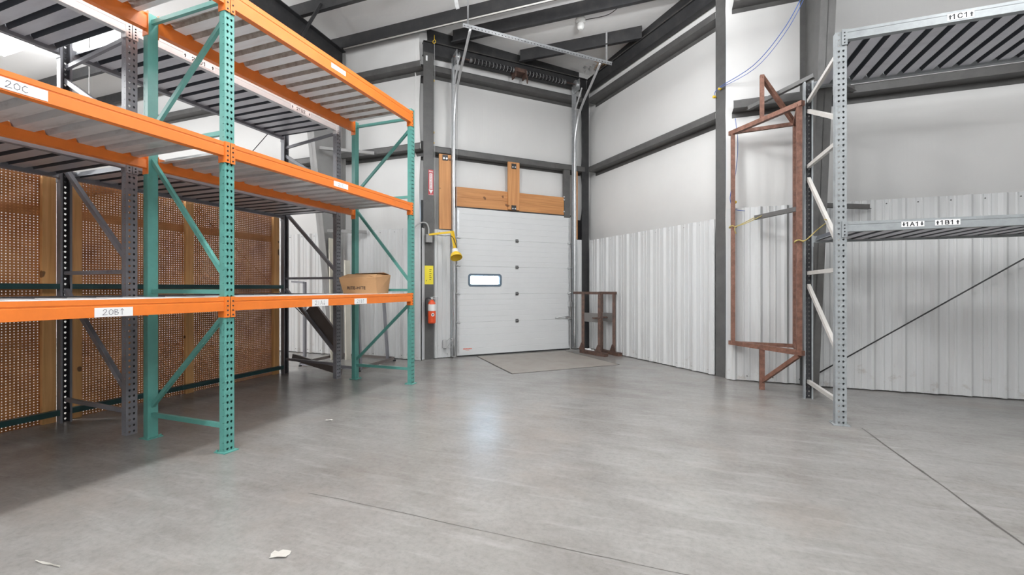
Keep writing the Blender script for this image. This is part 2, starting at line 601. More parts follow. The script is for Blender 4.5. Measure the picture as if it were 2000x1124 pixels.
STROKES = {
    '2': [[(0.05, .75), (.2, .98), (.5, .95), (.55, .7), (.3, .35), (0, .05), (.65, .08)]],
    '0': [[(.3, .95), (.05, .65), (.08, .2), (.35, .03), (.62, .25), (.65, .7), (.4, .95), (.3, .95)]],
    '1': [[(.3, .95), (.28, .02)]],
    'A': [[(.0, .02), (.32, .97), (.62, .02)], [(.12, .4), (.52, .42)]],
    'B': [[(.05, .95), (.08, .03)], [(.05, .95), (.5, .85), (.42, .6), (.08, .5), (.6, .38), (.5, .08), (.08, .03)]],
    'C': [[(.6, .85), (.35, .97), (.05, .6), (.1, .2), (.4, .03), (.65, .15)]],
    '^': [[(.3, .0), (.3, 1.05)], [(.1, .78), (.3, 1.05), (.52, .76)]],
    'v': [[(.3, 1.0), (.3, .0)], [(.1, .28), (.3, 0.0), (.52, .3)]],
    ' ': [],
}


PRINT = {
    '1': [[(.10, .74), (.36, .96), (.36, .02)]],
    '2': [[(.04, .72), (.12, .92), (.33, .97), (.55, .88), (.56, .66), (.05, .05), (.62, .05)]],
    'A': [[(.0, .02), (.32, .97), (.64, .02)], [(.12, .34), (.52, .34)]],
    'B': [[(.08, .04), (.08, .95), (.42, .95), (.56, .84), (.54, .62), (.42, .53), (.08, .53)], [(.42, .53), (.60, .42), (.60, .16), (.45, .04), (.08, .04)]],
    'C': [[(.62, .72), (.50, .92), (.30, .97), (.08, .80), (.03, .5), (.08, .2), (.30, .03), (.50, .08), (.63, .28)]],
    'D': [[(.08, .04), (.08, .95), (.36, .95), (.58, .76), (.60, .25), (.36, .04), (.08, .04)]],
}


def handwriting(bm, s, h, M4, mi, wid=0.07, glyphs=None):
    x = -len(s) * h * 0.42
    for ch in s:
        for st in (glyphs or STROKES)[ch]:
            pts = [Vector((x + a * h, (b - 0.5) * h)) for a, b in st]
            for p, q in zip(pts, pts[1:]):
                d = (q - p).normalized()
                n = Vector((-d.y, d.x)) * h * wid / 2
                e = d * h * wid / 2
                poly(bm, [tuple(p - n - e), tuple(q - n + e), tuple(q + n + e), tuple(p + n - e)], M4, mi)
        x += h * 0.84


# ------------------------------------------------------------------ the room: floor, walls, roof
def roof_low(y):                # underside of the purlins
    return 5.70 - 0.05 * (y - 6.5)


def roof_high(y):               # the white ceiling facing on top of the purlins
    return roof_low(y) + 0.25


X0, X1, Y0 = -14.5, 9.0, -12.0
FAR = 6.75                      # insulation behind the girts
bm = new()
box(bm, (X0 - .3, X1 + .3), (Y0 - .3, FAR + 3.0), (-0.2, 0.0))
struct('floor', bm, 'concrete', 'worn grey polished concrete floor slab with faint joints', 'floor')


def bulged_wall(name, fr, u0, u1, knots, v_in, label):
    """Insulation facing that bellies towards the room between girts."""
    bm_ = new()
    prof = []
    for a, b in zip(knots, knots[1:]):
        for k in range(8):
            t = k / 8
            prof.append((v_in * math.sin(PI * t) ** 0.6 if t > 0 else 0.0, a + (b - a) * t))
    prof.append((0.0, knots[-1]))
    n = max(1, int((u1 - u0) / 1.2))
    prev = None
    for i in range(n + 1):
        u = u0 + (u1 - u0) * i / n
        row = [bm_.verts.new(fr.pt(u, p[0], p[1])) for p in prof]
        if prev:
            for k in range(len(row) - 1):
                f = bm_.faces.new((prev[k], row[k], row[k + 1], prev[k + 1]))
                f.smooth = True
        prev = row
    return struct(name, bm_, 'vinyl', label, 'wall')


FARW = Frame((0, FAR), (1, 0), (0, -1))     # u = x, v towards the room
KN = [0, 2.25, 3.70, 5.15, 6.1]
bulged_wall('wall_far_left', FARW, X0, -4.21, KN, 0.07, 'white insulated wall behind the orange and green racking')
bulged_wall('wall_far_right', FARW, 0.70, X1, KN, 0.07, 'white insulated wall behind the galvanised rack')
DOORW = Frame(DOOR.pt(0, -0.2, 0).xy, (R2, R2), (R2, -R2))
# the dock wall is cut out around the door opening
bm = new()
for (u0, u1, z0, z1) in ((-0.70, 0.02, 0, 2.74), (2.39, 3.25, 0, 2.74)):
    box(bm, (u0, u1), (-0.02, 0.0), (z0, z1), DOORW)
for u0, u1 in ((-0.06, 0.015), (2.395, 2.47)):
    box(bm, (u0, u1), (-0.24, -0.047), (0, 2.76), DOOR)
box(bm, (-0.06, 2.47), (-0.24, -0.052), (2.70, 2.80), DOOR)
struct('wall_dock_lower', bm, 'vinyl', 'white insulated wall strips each side of the overhead door', 'wall')
bulged_wall('wall_dock', DOORW, -0.73, 3.35, [2.70, 3.70, 5.15, 6.1], 0.07, 'white insulated wall above the overhead door')
SIDEW = Frame(SIDE.pt(0, -0.2, 0).xy, (R2, -R2), (-R2, -R2))
bulged_wall('wall_bay', SIDEW, -0.35, 3.35, KN, 0.07, 'white insulated wall to the right of the overhead door')
bm = new()
box(bm, (.84, .92), (6.748, 6.93), (0, 6.1))  # unseen filler added to stop sky light leaking in
struct('wall_gap_filler', bm, 'vinyl', 'added strip closing a light gap behind the steel post', 'wall')
bm = new()
box(bm, (X0 - .1, X0), (Y0, FAR), (0, 6.8))
struct('wall_left', bm, 'vinyl', 'plain white side wall beyond the racking', 'wall')
bm = new()
box(bm, (X1, X1 + .1), (Y0, FAR), (0, 6.8))
struct('wall_right', bm, 'vinyl', 'plain white wall past the galvanised rack', 'wall')
bm = new()
box(bm, (X0, X1), (Y0 - .1, Y0), (0, 6.9))
struct('wall_near', bm, 'vinyl', 'plain white wall behind the viewpoint', 'wall')
bm = new()
foot = [(X0 - .1, Y0 - .1), (X1 + .1, Y0 - .1), (X1 + .1, FAR + .1), (1.0, FAR + .1), (-1.66, 9.55), (-4.35, FAR + .1), (X0 - .1, FAR + .1)]
lo = [bm.verts.new((x, y, roof_high(y))) for x, y in foot]
hi = [bm.verts.new((x, y, roof_high(y) + .1)) for x, y in foot]
bm.faces.new(lo)
bm.faces.new(hi)
for i in range(len(foot)):
    j = (i + 1) % len(foot)
    bm.faces.new((lo[i], lo[j], hi[j], hi[i]))
struct('ceiling', bm, 'roof_vinyl', 'white insulated roof above dark purlins', 'ceiling')


# corrugated liner panels along the lower walls
def liner(name, fr, u0, u1, z1, label, v=0.0, phase=0.0):
    bm_ = new()
    pts = []
    p = 0.305
    k = math.floor((u0 - phase) / p)
    while phase + k * p < u1:
        b = phase + k * p
        for du, dv in ((0.0, 0), (0.032, 0.030), (0.060, 0.030), (0.092, 0), (0.150, 0), (0.158, 0.006), (0.172, 0.006), (0.180, 0),
                       (0.222, 0), (0.230, 0.006), (0.244, 0.006), (0.252, 0)):
            u = b + du
            if u0 < u < u1:
                pts.append((u, v + dv))
        k += 1
    pts = [(u0, v)] + pts + [(u1, v)]
    back = [(u1, v - 0.012), (u0, v - 0.012)]
    prism(bm_, pts + back, 0.012, z1, 'z', fr)
    # screw heads in a row near the top
    u = u0 + 0.1
    while u < u1:
        q = fr.pt(u, v, z1 - 0.05)
        nrm = (fr.pt(u, v + 1, 0) - fr.pt(u, v, 0))
        lathe(bm_, q, nrm, [(0.008, 0), (0.008, 0.005), (0.004, 0.008)], 6, 1, False)
        q = fr.pt(u + 0.15, v, 0.07)
        lathe(bm_, q, nrm, [(0.008, 0), (0.008, 0.005), (0.004, 0.008)], 6, 1, False)
        u += 0.305
    return struct(name, bm_, ['liner', 'dark_steel'], label, 'wall panel')


LIN_L = Frame((0, 6.55), (1, 0), (0, -1))
liner('wall_far_left_liner', LIN_L, X0, -4.10, 2.31, 'white corrugated metal liner behind the racking', 0, 0.1)
liner('wall_far_right_liner', LIN_L, 1.74, X1, 2.34, 'white corrugated metal liner behind the galvanised rack', 0, 0.12)
liner('wall_corner_liner', Frame((0, 6.62), (1, 0), (0, -1)), 0.70, 1.66, 2.35, 'white corrugated metal liner behind the rusty frame', 0, 0.13)
liner('wall_dock_liner', DOOR, -0.437, -0.125, 2.31, 'narrow white liner strip left of the overhead door', 0, -0.45)
liner('wall_dock_jamb_liner', DOOR, 2.47, 2.70, 2.26, 'narrow white liner strip right of the overhead door', 0, 2.5)
liner('wall_bay_liner', SIDE, 0.06, 3.16, 2.25, 'white corrugated metal liner right of the overhead door', 0, 0.0)
bm = new()
box(bm, (-4.20, -4.085), (6.525, 6.56), (0.005, 2.31))
prism(bm, [(-4.10, 6.53), (-4.085, 6.53), (-4.085, 6.66), (-4.10, 6.66)], 0.005, 2.31, 'z')
struct('trim_1', bm, 'liner', 'white folded corner strip left of the grey post', 'trim')


# ------------------------------------------------------------------ steel frame of the building
def i_section(bw, d, tf=0.012, tw=0.008):
    return [(-bw / 2, 0), (bw / 2, 0), (bw / 2, tf), (tw / 2, tf), (tw / 2, d - tf), (bw / 2, d - tf), (bw / 2, d), (-bw / 2, d), (-bw / 2, d - tf),
            (-tw / 2, d - tf), (-tw / 2, tf), (-bw / 2, tf)]


def girt(name, fr, u0, u1, z, label, m='dark_steel', d=0.19):
    """Z girt: web level, inner flange turned up towards the room, outer flange down on the insulation."""
    t = 0.008
    prof = [(0, z), (-d + t, z), (-d + t, z - 0.085), (-d, z - 0.085), (-d, z + t), (-t, z + t), (-t, z + 0.085), (-0.025, z + 0.107), (-0.019, z + 0.112),
            (0, z + 0.09)]
    bm_ = new()
    prism(bm_, prof, u0, u1, 'u', fr)
    return struct(name, bm_, m, label, 'girt')


gl = [('dark steel girt across the wall behind the racking, %s', LIN_L, X0, -4.12), ('dark steel girt above the overhead door, %s', DOOR, -0.44, 2.78),
      ('dark steel girt on the wall right of the overhead door, %s', SIDE, 0.03, 3.17), ('dark steel girt behind the galvanised rack, %s', LIN_L, 0.78, X1)]
for lab, fr, a, b in gl:
    for z, w in ((3.69, 'about mid height'), (5.13, 'near the roof')):
        girt('wall_girt', fr, a, b, z, lab % w)

# purlins: Z sections on top of the rafters
def purlin(y, x0, x1, label):
    z, h = roof_low(y), 0.25
    t = 0.008
    prof = [(-0.07, 0.022), (-0.07, 0), (0.0, 0), (0.0, h - t), (0.07, h - t), (0.07, h - 0.025), (0.075, h - 0.025), (0.075, h), (-t, h), (-t, t),
            (-0.064, t), (-0.064, 0.022)]
    bm_ = new()
    prism(bm_, [(y + p[0], z + p[1]) for p in prof], x0, x1, 'u')
    return struct('roof_purlin', bm_, 'black_steel', label, 'purlin')


purlin(5.58, X0, X1, 'black roof purlin meeting the left rafter, next before the wall')
purlin(6.53, X0, X1, 'black eave purlin with a pale conduit under it')
purlin(7.02, -3.72, 0.42, 'black purlin over the door bay, nearer the room')
purlin(7.97, -2.76, -0.50, 'short black purlin over the door bay, nearest the corner')
for k in range(10):
    purlin(4.08 - 1.5 * k, X0, X1, 'black roof purlin above the racking and aisle')

# main frames: rafter and tapered column at two lines
def frame_line(x, lab):
    bm_ = new()
    t = 0.014
    hw = 0.085
    # rafter: web and two flanges following the roof slope, deeper away from the eave
    ys = [6.585, 5.4, 3.0, 0.0, -4.0, Y0]
    dep = [0.62, 0.66, 0.62, 0.58, 0.55, 0.55]
    for (ya, da), (yb, db) in zip(zip(ys, dep), list(zip(ys, dep))[1:]):
        za, zb = roof_low(ya), roof_low(yb)
        for (x0_, x1_, a0, a1, b0, b1) in ((x - hw, x + hw, za - t, za, zb - t, zb), (x - hw, x + hw, za - da, za - da + t, zb - db, zb - db + t),
                                           (x - .005, x + .005, za - da, za, zb - db, zb)):
            vs = [bm_.verts.new(p) for p in ((x0_, ya, a0), (x1_, ya, a0), (x1_, ya, a1), (x0_, ya, a1), (x0_, yb, b0), (x1_, yb, b0), (x1_, yb, b1), (x0_, yb, b1))]
            faces_from(bm_, vs, [(0, 1, 2, 3), (4, 7, 6, 5), (0, 4, 5, 1), (1, 5, 6, 2), (2, 6, 7, 3), (3, 7, 4, 0)])
    struct('rafter_beam', bm_, 'black_steel', 'deep black steel rafter %s' % lab, 'rafter')
    bm_ = new()
    prev = [(0.0, 6.36), (roof_low(5.6) - 0.64, 5.66)]
    yo = 6.60
    (za, ia), (zb, ib) = prev
    for (x0_, x1_, fa, fb) in ((x - .073, x + .073, (ia, ia + t), (ib, ib + t)), (x - .073, x + .073, (yo - t, yo), (yo - t, yo)), (x - .005, x + .005, (ia, yo), (ib, yo))):
        vs = [bm_.verts.new(p) for p in ((x0_, fa[0], za), (x1_, fa[0], za), (x1_, fa[1], za), (x0_, fa[1], za), (x0_, fb[0], zb), (x1_, fb[0], zb), (x1_, fb[1], zb), (x0_, fb[1], zb))]
        faces_from(bm_, vs, [(0, 1, 2, 3), (4, 7, 6, 5), (0, 4, 5, 1), (1, 5, 6, 2), (2, 6, 7, 3), (3, 7, 4, 0)])
    # haunch web up to the rafter
    box(bm_, (x - .073, x + .073), (yo - t, yo), (zb, roof_low(6.6) - .02))
    struct('steel_column', bm_, 'grey_steel' if x < -3 else 'dark_steel', 'tapered steel wall column %s' % lab, 'column')


frame_line(-5.83, 'over the grey racking')
frame_line(1.63, 'by the galvanised rack')

# flange braces: angle pieces from the columns out to the girts
def brace(p0, p1, label, m='dark_steel'):
    bm_ = new()
    bar(bm_, p0, p1, 0.008, 0.055)
    q0, q1 = Vector(p0) + Vector((0, 0, -.0275)), Vector(p1) + Vector((0, 0, -.0275))
    bar(bm_, q0, q1, 0.05, 0.006)
    return struct('flange_brace_beam', bm_, m, label, 'brace')


brace((1.70, 6.02, 3.73), (2.12, 6.53, 3.73), 'short angle brace from the right column to the girt, upper right')
brace((1.56, 6.02, 3.76), (0.95, 6.53, 3.66), 'angle brace from the right column to the girt above the rusty frame')
brace((1.70, 6.16, 2.25), (2.25, 6.46, 2.25), 'dark angle brace right of the right column at liner top')
brace((1.56, 6.16, 2.25), (1.02, 6.50, 2.19), 'grey angle brace left of the right column at liner top')
brace((-5.75, 5.94, 3.70), (-5.05, 6.52, 3.70), 'angle brace from the left column to the girt', 'grey_steel')
brace((-5.75, 6.12, 2.28), (-5.20, 6.50, 2.28), 'angle brace from the left column at liner top', 'grey_steel')
brace((-5.815, 5.55, 5.37), (-5.27, 5.49, 5.85), 'angle brace from the left rafter up to a purlin', 'black_steel')

# posts at the bay corners
bm = new()
PF = Frame(DOOR.pt(-0.535, 0.03, 0).xy, (R2, R2), (-R2, R2))
prism(bm, i_section(0.185, 0.20), 0.0, 5.42, 'z', PF)
struct('door_post_column', bm, 'grey_post' if 'grey_post' in M else 'dark_steel', 'dark grey steel post with sign and extinguisher left of the door', 'column')
bm = new()
prism(bm, i_section(0.17, 0.20), 0.0, 5.42, 'z', Frame(DOOR.pt(2.80, -0.01, 0).xy, (R2, R2), (-R2, R2)))
struct('corner_column', bm, 'black_steel', 'black steel post in the inner corner of the door bay', 'column')
bm = new()
prism(bm, i_section(0.165, 0.20), 0.0, 5.55, 'z', Frame((0.643, 6.807), (R2, -R2), (R2, R2)))
struct('bay_column', bm, 'dark_steel', 'dark steel post left of the rusty frame', 'column')

# beams over the bay walls and the dark struts above them
for fr, a, b, nm in ((DOOR, -0.62, 2.82, 'over the overhead door'), (SIDE, -0.02, 3.25, 'over the bay wall')):
    bm = new()
    prism(bm, [(-0.10, 5.40), (0.02, 5.40), (0.02, 5.412), (-0.036, 5.412), (-0.036, 5.618), (0.02, 5.618), (0.02, 5.63), (-0.10, 5.63), (-0.10, 5.618),
               (-0.044, 5.618), (-0.044, 5.412), (-0.10, 5.412)], a, b, 'u', fr)
    box(bm, (a, b), (-0.028, 0.0), (5.42, 5.61), fr)
    box(bm, (a + .05, b - .05), (-0.09, 0.018), (5.631, 5.637), fr, 1)
    struct('bay_beam', bm, ['black_steel', 'dust'], 'black steel beam with dusty top edge %s' % nm, 'beam')
    bm = new()
    box(bm, (a + .1, b - .1), (-0.19, -0.13), (5.66, 5.98), fr)
    struct('eave_strut_beam', bm, 'black_steel', 'black strut under the roof edge %s' % nm, 'beam')

# timber around the door head
bm = new()
box(bm, (-0.343, -0.125), (-0.01, 0.028), (2.32, 3.66), DOOR)
struct('trim_2', bm, 'wood', 'upright brown timber plank left of the overhead door', 'trim')
bm = new()
box(bm, (1.003, 1.243), (0.0, 0.04), (2.765, 3.68), DOOR)
struct('trim_3', bm, 'wood', 'upright brown timber plank centred above the door', 'trim')
for nm, z0, z1, lab in (('trim_4', 2.755, 2.925, 'lower brown timber header board above the door'), ('trim_5', 2.928, 3.11, 'upper brown timber header board above the door')):
    bm = new()
    box(bm, (-0.02, 2.27), (-0.05, -0.002), (z0, z1), DOOR)
    struct(nm, bm, 'wood_flat', lab, 'trim')
bm = new()
box(bm, (2.53, 2.60), (-0.03, 0.0), (2.27, 3.68), DOOR)
struct('trim_6', bm, 'wood', 'narrow timber strip right of the door, by the corner post', 'trim')
bm = new()
box(bm, (-0.12, -0.075), (-0.08, 0.02), (2.0, 3.66), DOOR)
struct('trim_7', bm, 'dark_steel', 'dark steel jamb left of the door head', 'trim')
bm = new()
box(bm, (2.272, 2.41), (-0.05, 0.01), (2.70, 3.68), DOOR)
for z in (2.82, 3.06, 3.12):
    lathe(bm, DOOR.pt(2.262, 0.008, z), DOOR.pt(2.262, 1, z) - DOOR.pt(2.262, 0, z), [(0.018, 0), (0.018, 0.012)], 6, 1, False)
struct('trim_8', bm, ['dark_steel', 'galv'], 'dark steel jamb right of the door head', 'trim')
bm = new()
box(bm, (-0.03, 2.44), (-0.06, 0.0), (2.730, 2.752), DOOR)
struct('trim_9', bm, 'black_steel', 'dark strip along the top of the overhead door', 'trim')
for (u, z, nm, lab) in ((1.12, 3.60, 'head_bracket', 'black bolted clip at the top of the middle header plank'), (1.12, 2.80, 'head_bracket', 'black bolted clip at the foot of the middle header plank'),
                        (-0.235, 3.60, 'head_bracket', 'black clip at the top of the left plank')):
    bm = new()
    v0 = 0.041 if u > 0 else 0.029
    box(bm, (u - .05, u + .05), (v0, v0 + .006), (z - .05, z + .05), DOOR)
    for du in (-.025, .025):
        lathe(bm, DOOR.pt(u + du, v0 + .006, z - .015), DOOR.pt(0, 1, 0) - DOOR.pt(0, 0, 0), [(0.016, 0), (0.016, 0.01)], 8, 1, False)
    tag(obj(nm, bm, ['black', 'galv']), lab, 'bracket', 'bolted clips on the door head planks')

# ------------------------------------------------------------------ overhead door
dr = thing('door_1', 'white sectional overhead dock door with one small window', 'door', DOOR.pt(1.2, 0, 0), None, 'structure')
zs = [0.02, 0.625, 1.15, 1.66, 2.17, 2.735]
WU, WZ = (0.235, 0.855), (1.315, 1.50)


def rrect(u0, u1, z0, z1, r, n=5):
    out = []
    for cx, cz, a0 in ((u1 - r, z1 - r, 0), (u0 + r, z1 - r, 90), (u0 + r, z0 + r, 180), (u1 - r, z0 + r, 270)):
        for k in range(n + 1):
            a = math.radians(a0 + 90 * k / n)
            out.append((cx + r * math.cos(a), cz + r * math.sin(a)))
    return out


for i in range(5):
    z0, z1 = zs[i], zs[i + 1]
    prof = [(0.0, z0)]
    for k in range(1, 5):
        zz = z0 + (z1 - z0) * k / 5
        prof += [(0.0, zz - .004), (-0.003, zz), (0.0, zz + .004)]
    prof = [(-0.006, z0), (0.0, z0 + .006)] + prof[1:] + [(0.0, z1 - .006), (-0.006, z1), (-0.045, z1), (-0.045, z0)]
    bm = new()
    if i == 2:
        for a, b in ((0.0, WU[0] - .012), (WU[1] + .012, 2.41)):
            prism(bm, prof, a, b, 'u', DOOR)
        for a, b in ((z0, WZ[0] - .012), (WZ[1] + .012, z1)):
            box(bm, (WU[0] - .012, WU[1] + .012), (-.045, 0), (a, b), DOOR)
    else:
        prism(bm, prof, 0.0, 2.41, 'u', DOOR)
    obj('door_section', bm, 'door_white', dr)
bm = new()
outer, inner = rrect(WU[0] - .025, WU[1] + .025, WZ[0] - .025, WZ[1] + .025, .05), rrect(WU[0] + .012, WU[1] - .012, WZ[0] + .012, WZ[1] - .012, .03)
for v in (0.012,):
    vo = [bm.verts.new(DOOR.pt(a, v, b)) for a, b in outer]
    vi = [bm.verts.new(DOOR.pt(a, v, b)) for a, b in inner]
    vo2 = [bm.verts.new(DOOR.pt(a, -0.05, b)) for a, b in outer]
    vi2 = [bm.verts.new(DOOR.pt(a, -0.05, b)) for a, b in inner]
    n = len(vo)
    for k in range(n):
        j = (k + 1) % n
        bm.faces.new((vo[k], vo[j], vi[j], vi[k]))
        bm.faces.new((vi[k], vi[j], vi2[j], vi2[k]))
        bm.faces.new((vo[k], vo2[k], vo2[j], vo[j]))
        bm.faces.new((vo2[k], vi2[k], vi2[j], vo2[j]))
wf = obj('window_frame', bm, 'frame_blue', dr)
bm = new()
box(bm, (WU[0] + .005, WU[1] - .005), (-0.030, -0.026), (WZ[0] + .005, WZ[1] - .005), DOOR)
obj('window_pane', bm, 'pane', wf)
bm = new()
box(bm, (0.0, 2.41), (-0.045, 0.004), (0.0, 0.02), DOOR)
obj('bottom_seal', bm, 'black', dr)
for i in range(1, 5):                       # hinges: centre and both ends
    for u in (1.205, 0.02, 2.39):
        bm = new()
        box(bm, (u - .03, u + .03), (0.0005, 0.006), (zs[i] - .035, zs[i] + .035), DOOR)
        tube(bm, [DOOR.pt(u - .035, .014, zs[i]), DOOR.pt(u + .035, .014, zs[i])], 0.011, 8)
        if u != 1.205:
            s = -1 if u < 1 else 1
            tube(bm, [DOOR.pt(u, .02, zs[i] + .01), DOOR.pt(u + s * .09, .02, zs[i] + .01)], 0.009, 8)
        obj('hinge', bm, 'hinge_steel' if u == 1.205 else 'galv', dr)
for s, ua in ((-1, 0.0), (1, 2.41)):        # end stiles: thin galvanised strips
    bm = new()
    for i in range(5):
        box(bm, (ua - .035 if s > 0 else ua, ua if s > 0 else ua + .035), (0.001, 0.004), (zs[i] + .05, zs[i + 1] - .05), DOOR)
    obj('end_stile', bm, 'galv', dr)
bm = new()
tube(bm, [DOOR.pt(2.05, .02, .66), DOOR.pt(2.2, .05, .68), DOOR.pt(2.38, .06, .69)], 0.010, 8)
box(bm, (2.30, 2.41), (0.005, 0.05), (0.655, 0.675), DOOR)
obj('lift_handle', bm, 'galv', dr)
bm = new()
box(bm, (2.36, 2.42), (0.005, 0.06), (0.88, 0.98), DOOR)
obj('lock_box', bm, 'galv', dr)
bm = new()                                  # small red maker's script, unreadable
BL = basis(DOOR.pt(0.19, 0.002, 0.14), (R2, R2, 0), (0, 0, 1))
for k in range(9):
    x = -.075 + k * .0185
    poly(bm, [(x, -.006), (x + .013, -.006), (x + .016, .010 + .006 * (k % 3 == 0)), (x + .003, .010)], BL, 0)
poly(bm, [(-.085, -.012), (.095, -.009), (.095, -.006), (-.085, -.010)], BL, 0)
poly(bm, [(-.03, -.028), (.04, -.028), (.04, -.023), (-.03, -.023)], BL, 0)
obj('maker_mark', bm, 'red', dr)


# vertical lift track, torsion spring
def pl(*pts):
    return [DOOR.pt(*p) for p in pts]


def smooth_path(pts, n=6):
    """Catmull-Rom through points"""
    P = [Vector(p) for p in pts]
    out = []
    for i in range(len(P) - 1):
        a, b, c, d = P[max(i - 1, 0)], P[i], P[i + 1], P[min(i + 2, len(P) - 1)]
        for k in range(n):
            t = k / n
            out.append(0.5 * ((2 * b) + (c - a) * t + (2 * a - 5 * b + 4 * c - d) * t * t + (3 * b - a - 3 * c + d) * t ** 3))
    out.append(P[-1])
    return out


for s, ua, top in ((-1, -0.085, (-3.00, 6.25, 5.385)), (1, 2.475, (-1.205, 7.86, 5.30))):
    bm = new()
    box(bm, (ua - .03, ua + .03), (0.015, 0.022), (0.02, 5.40), DOOR)                      # flat of the wall angle
    e = ua - .03 if s < 0 else ua + .03
    box(bm, (min(e, e + s * .004), max(e, e + s * .004)), (0.015, 0.09), (0.02, 5.40), DOOR)
    for k in range(9):
        z = .3 + k * .58
        box(bm, (ua - .028, ua + .028), (0.022, 0.034), (z, z + .05), DOOR)
    obj('track_angle', bm, 'galv', dr)
    bm = new()
    path = [DOOR.pt(ua, .085, .04), DOOR.pt(ua, .085, 2.5), DOOR.pt(ua + .0, .085, 4.0), DOOR.pt(ua, .10, 4.35), DOOR.pt(ua, .22, 4.72)]
    q = Vector(top)
    e2 = DOOR.pt(ua, .22, 4.72)
    path += [e2.lerp(q, .25) + Vector((0, 0, .05)), e2.lerp(q, .6) + Vector((0, 0, .02)), q]
    tube(bm, smooth_path(path, 5), 0.024, 8)
    obj('track_rail', bm, 'galv', dr)
    bm = new()                              # end bearing plate and cable drum
    box(bm, (ua - .006, ua + .006), (0.02, .26), (5.25, 5.47), DOOR)
    lathe(bm, DOOR.pt(ua - s * .02, .16, 5.385), DOOR.pt(1, 0, 0) - DOOR.pt(0, 0, 0), [(.08, -.03), (.085, -.025), (.06, -.02), (.06, .03), (.085, .035), (.085, .045)], 16)
    obj('cable_drum', bm, 'galv', dr)
    bm = new()
    bar(bm, DOOR.pt(ua, .10, 4.9), DOOR.pt(ua, .34, 5.25), .03, .006)
    obj('track_brace', bm, 'galv', dr)
    bm = new()
    tube(bm, [DOOR.pt(ua - s * .05, .15, 5.35), DOOR.pt(ua - s * .035, .055, .12)], 0.003, 5)
    obj('lift_cable', bm, 'galv', dr)
bm = new()
tube(bm, pl((-0.12, .16, 5.385), (2.50, .16, 5.385)), 0.013, 10)
obj('spring_shaft', bm, 'brown_steel', dr)
for a, b in ((0.24, 1.03), (1.36, 2.16)):
    bm = new()
    pts = []
    turns = 34
    for k in range(turns * 10 + 1):
        an = 2 * PI * k / 10
        pts.append(DOOR.pt(a + (b - a) * k / (turns * 10), .16 + .038 * math.cos(an), 5.385 + .038 * math.sin(an)))
    tube(bm, pts, 0.0085, 5)
    sp_ = obj('torsion_spring', bm, 'black', dr)
    bm = new()
    for k in range(11):
        u = a + (b - a) * (k + .5) / 11
        lathe(bm, DOOR.pt(u, .16, 5.385), DOOR.pt(1, 0, 0) - DOOR.pt(0, 0, 0), [(.046, -.0025), (.0485, 0), (.046, .0025)], 14)
    obj('paint_band', bm, 'grey_wire', sp_)
    for u in (a - .03, b + .03):
        bm = new()
        lathe(bm, DOOR.pt(u, .16, 5.385), DOOR.pt(1, 0, 0) - DOOR.pt(0, 0, 0), [(.02, -.03), (.045, -.025), (.045, .0), (.03, .03)], 14)
        obj('winding_cone', bm, 'hinge_steel', sp_)
bm = new()
box(bm, (1.07, 1.32), (-.0, .20), (5.36, 5.43), DOOR)
box(bm, (1.07, 1.09), (0.05, .22), (5.25, 5.40), DOOR)
box(bm, (1.29, 1.31), (0.05, .22), (5.27, 5.40), DOOR)
bar(bm, DOOR.pt(1.33, .2, 5.32), DOOR.pt(1.33, .2, 5.17), .02, .03)
obj('spring_bracket', bm, 'brown_steel', dr)

# hanger angle that carries both track ends, with its braces
ha = thing('track_hanger', 'perforated galvanised angle hung level across the bay between the door track ends', 'hanger', (-2.1, 7.05, 5.3))
p0, p1 = Vector((-3.10, 6.18, 5.41)), Vector((-1.02, 7.98, 5.30))
bm = new()
bar(bm, p0, p1, 0.004, 0.05)
bar(bm, p0 + Vector((0, 0, .023)), p1 + Vector((0, 0, .023)), 0.05, 0.004)
dd = (p1 - p0).normalized()
for k in range(48):
    q = p0.lerp(p1, (k + .5) / 48) + Vector((.0025 * dd.y, -.0025 * dd.x, 0))
    bar(bm, q - dd * .008, q + dd * .008, .002, .012, 1)
obj('perforated_angle', bm, ['galv', 'ink'], ha)
for q in (p0.lerp(p1, .03), p0.lerp(p1, .96)):
    bm = new()
    bar(bm, q, Vector((q.x, q.y, roof_high(q.y) - .01)), .03, .004)
    obj('hanger_strap', bm, 'galv', ha)

# ------------------------------------------------------------------ floor details
lev = thing('dock_leveller', 'stained flush dock leveller plate in the floor before the overhead door', 'dock leveller', (-2.2, 7.2, 0.0))
cs = [Vector((-3.36, 7.28, 0)), Vector((-2.20, 5.98, 0)), Vector((-0.81, 7.31, 0)), Vector((-2.02, 8.55, 0))]
cen = sum(cs, Vector()) / 4
bm = new()
ins = [c + (cen - c).normalized() * .02 for c in cs]
lo = [bm.verts.new(c + Vector((0, 0, .0006))) for c in ins]
hi = [bm.verts.new(c + Vector((0, 0, .004))) for c in ins]
bm.faces.new(lo)
bm.faces.new(hi)
for i in range(4):
    bm.faces.new((lo[i], lo[(i + 1) % 4], hi[(i + 1) % 4], hi[i]))
obj('leveller_deck', bm, 'pit_concrete', lev)
for i in (0, 2):
    bm = new()
    bar(bm, cs[i] + Vector((0, 0, .002)), cs[(i + 1) % 4] + Vector((0, 0, .002)), .02, .003)
    obj('edge_joint', bm, 'joint', lev)
bm = new()
bar(bm, cs[1] + Vector((0, 0, .002)), cs[2] + Vector((0, 0, .002)), .008, .003)
obj('front_joint', bm, 'joint', lev)


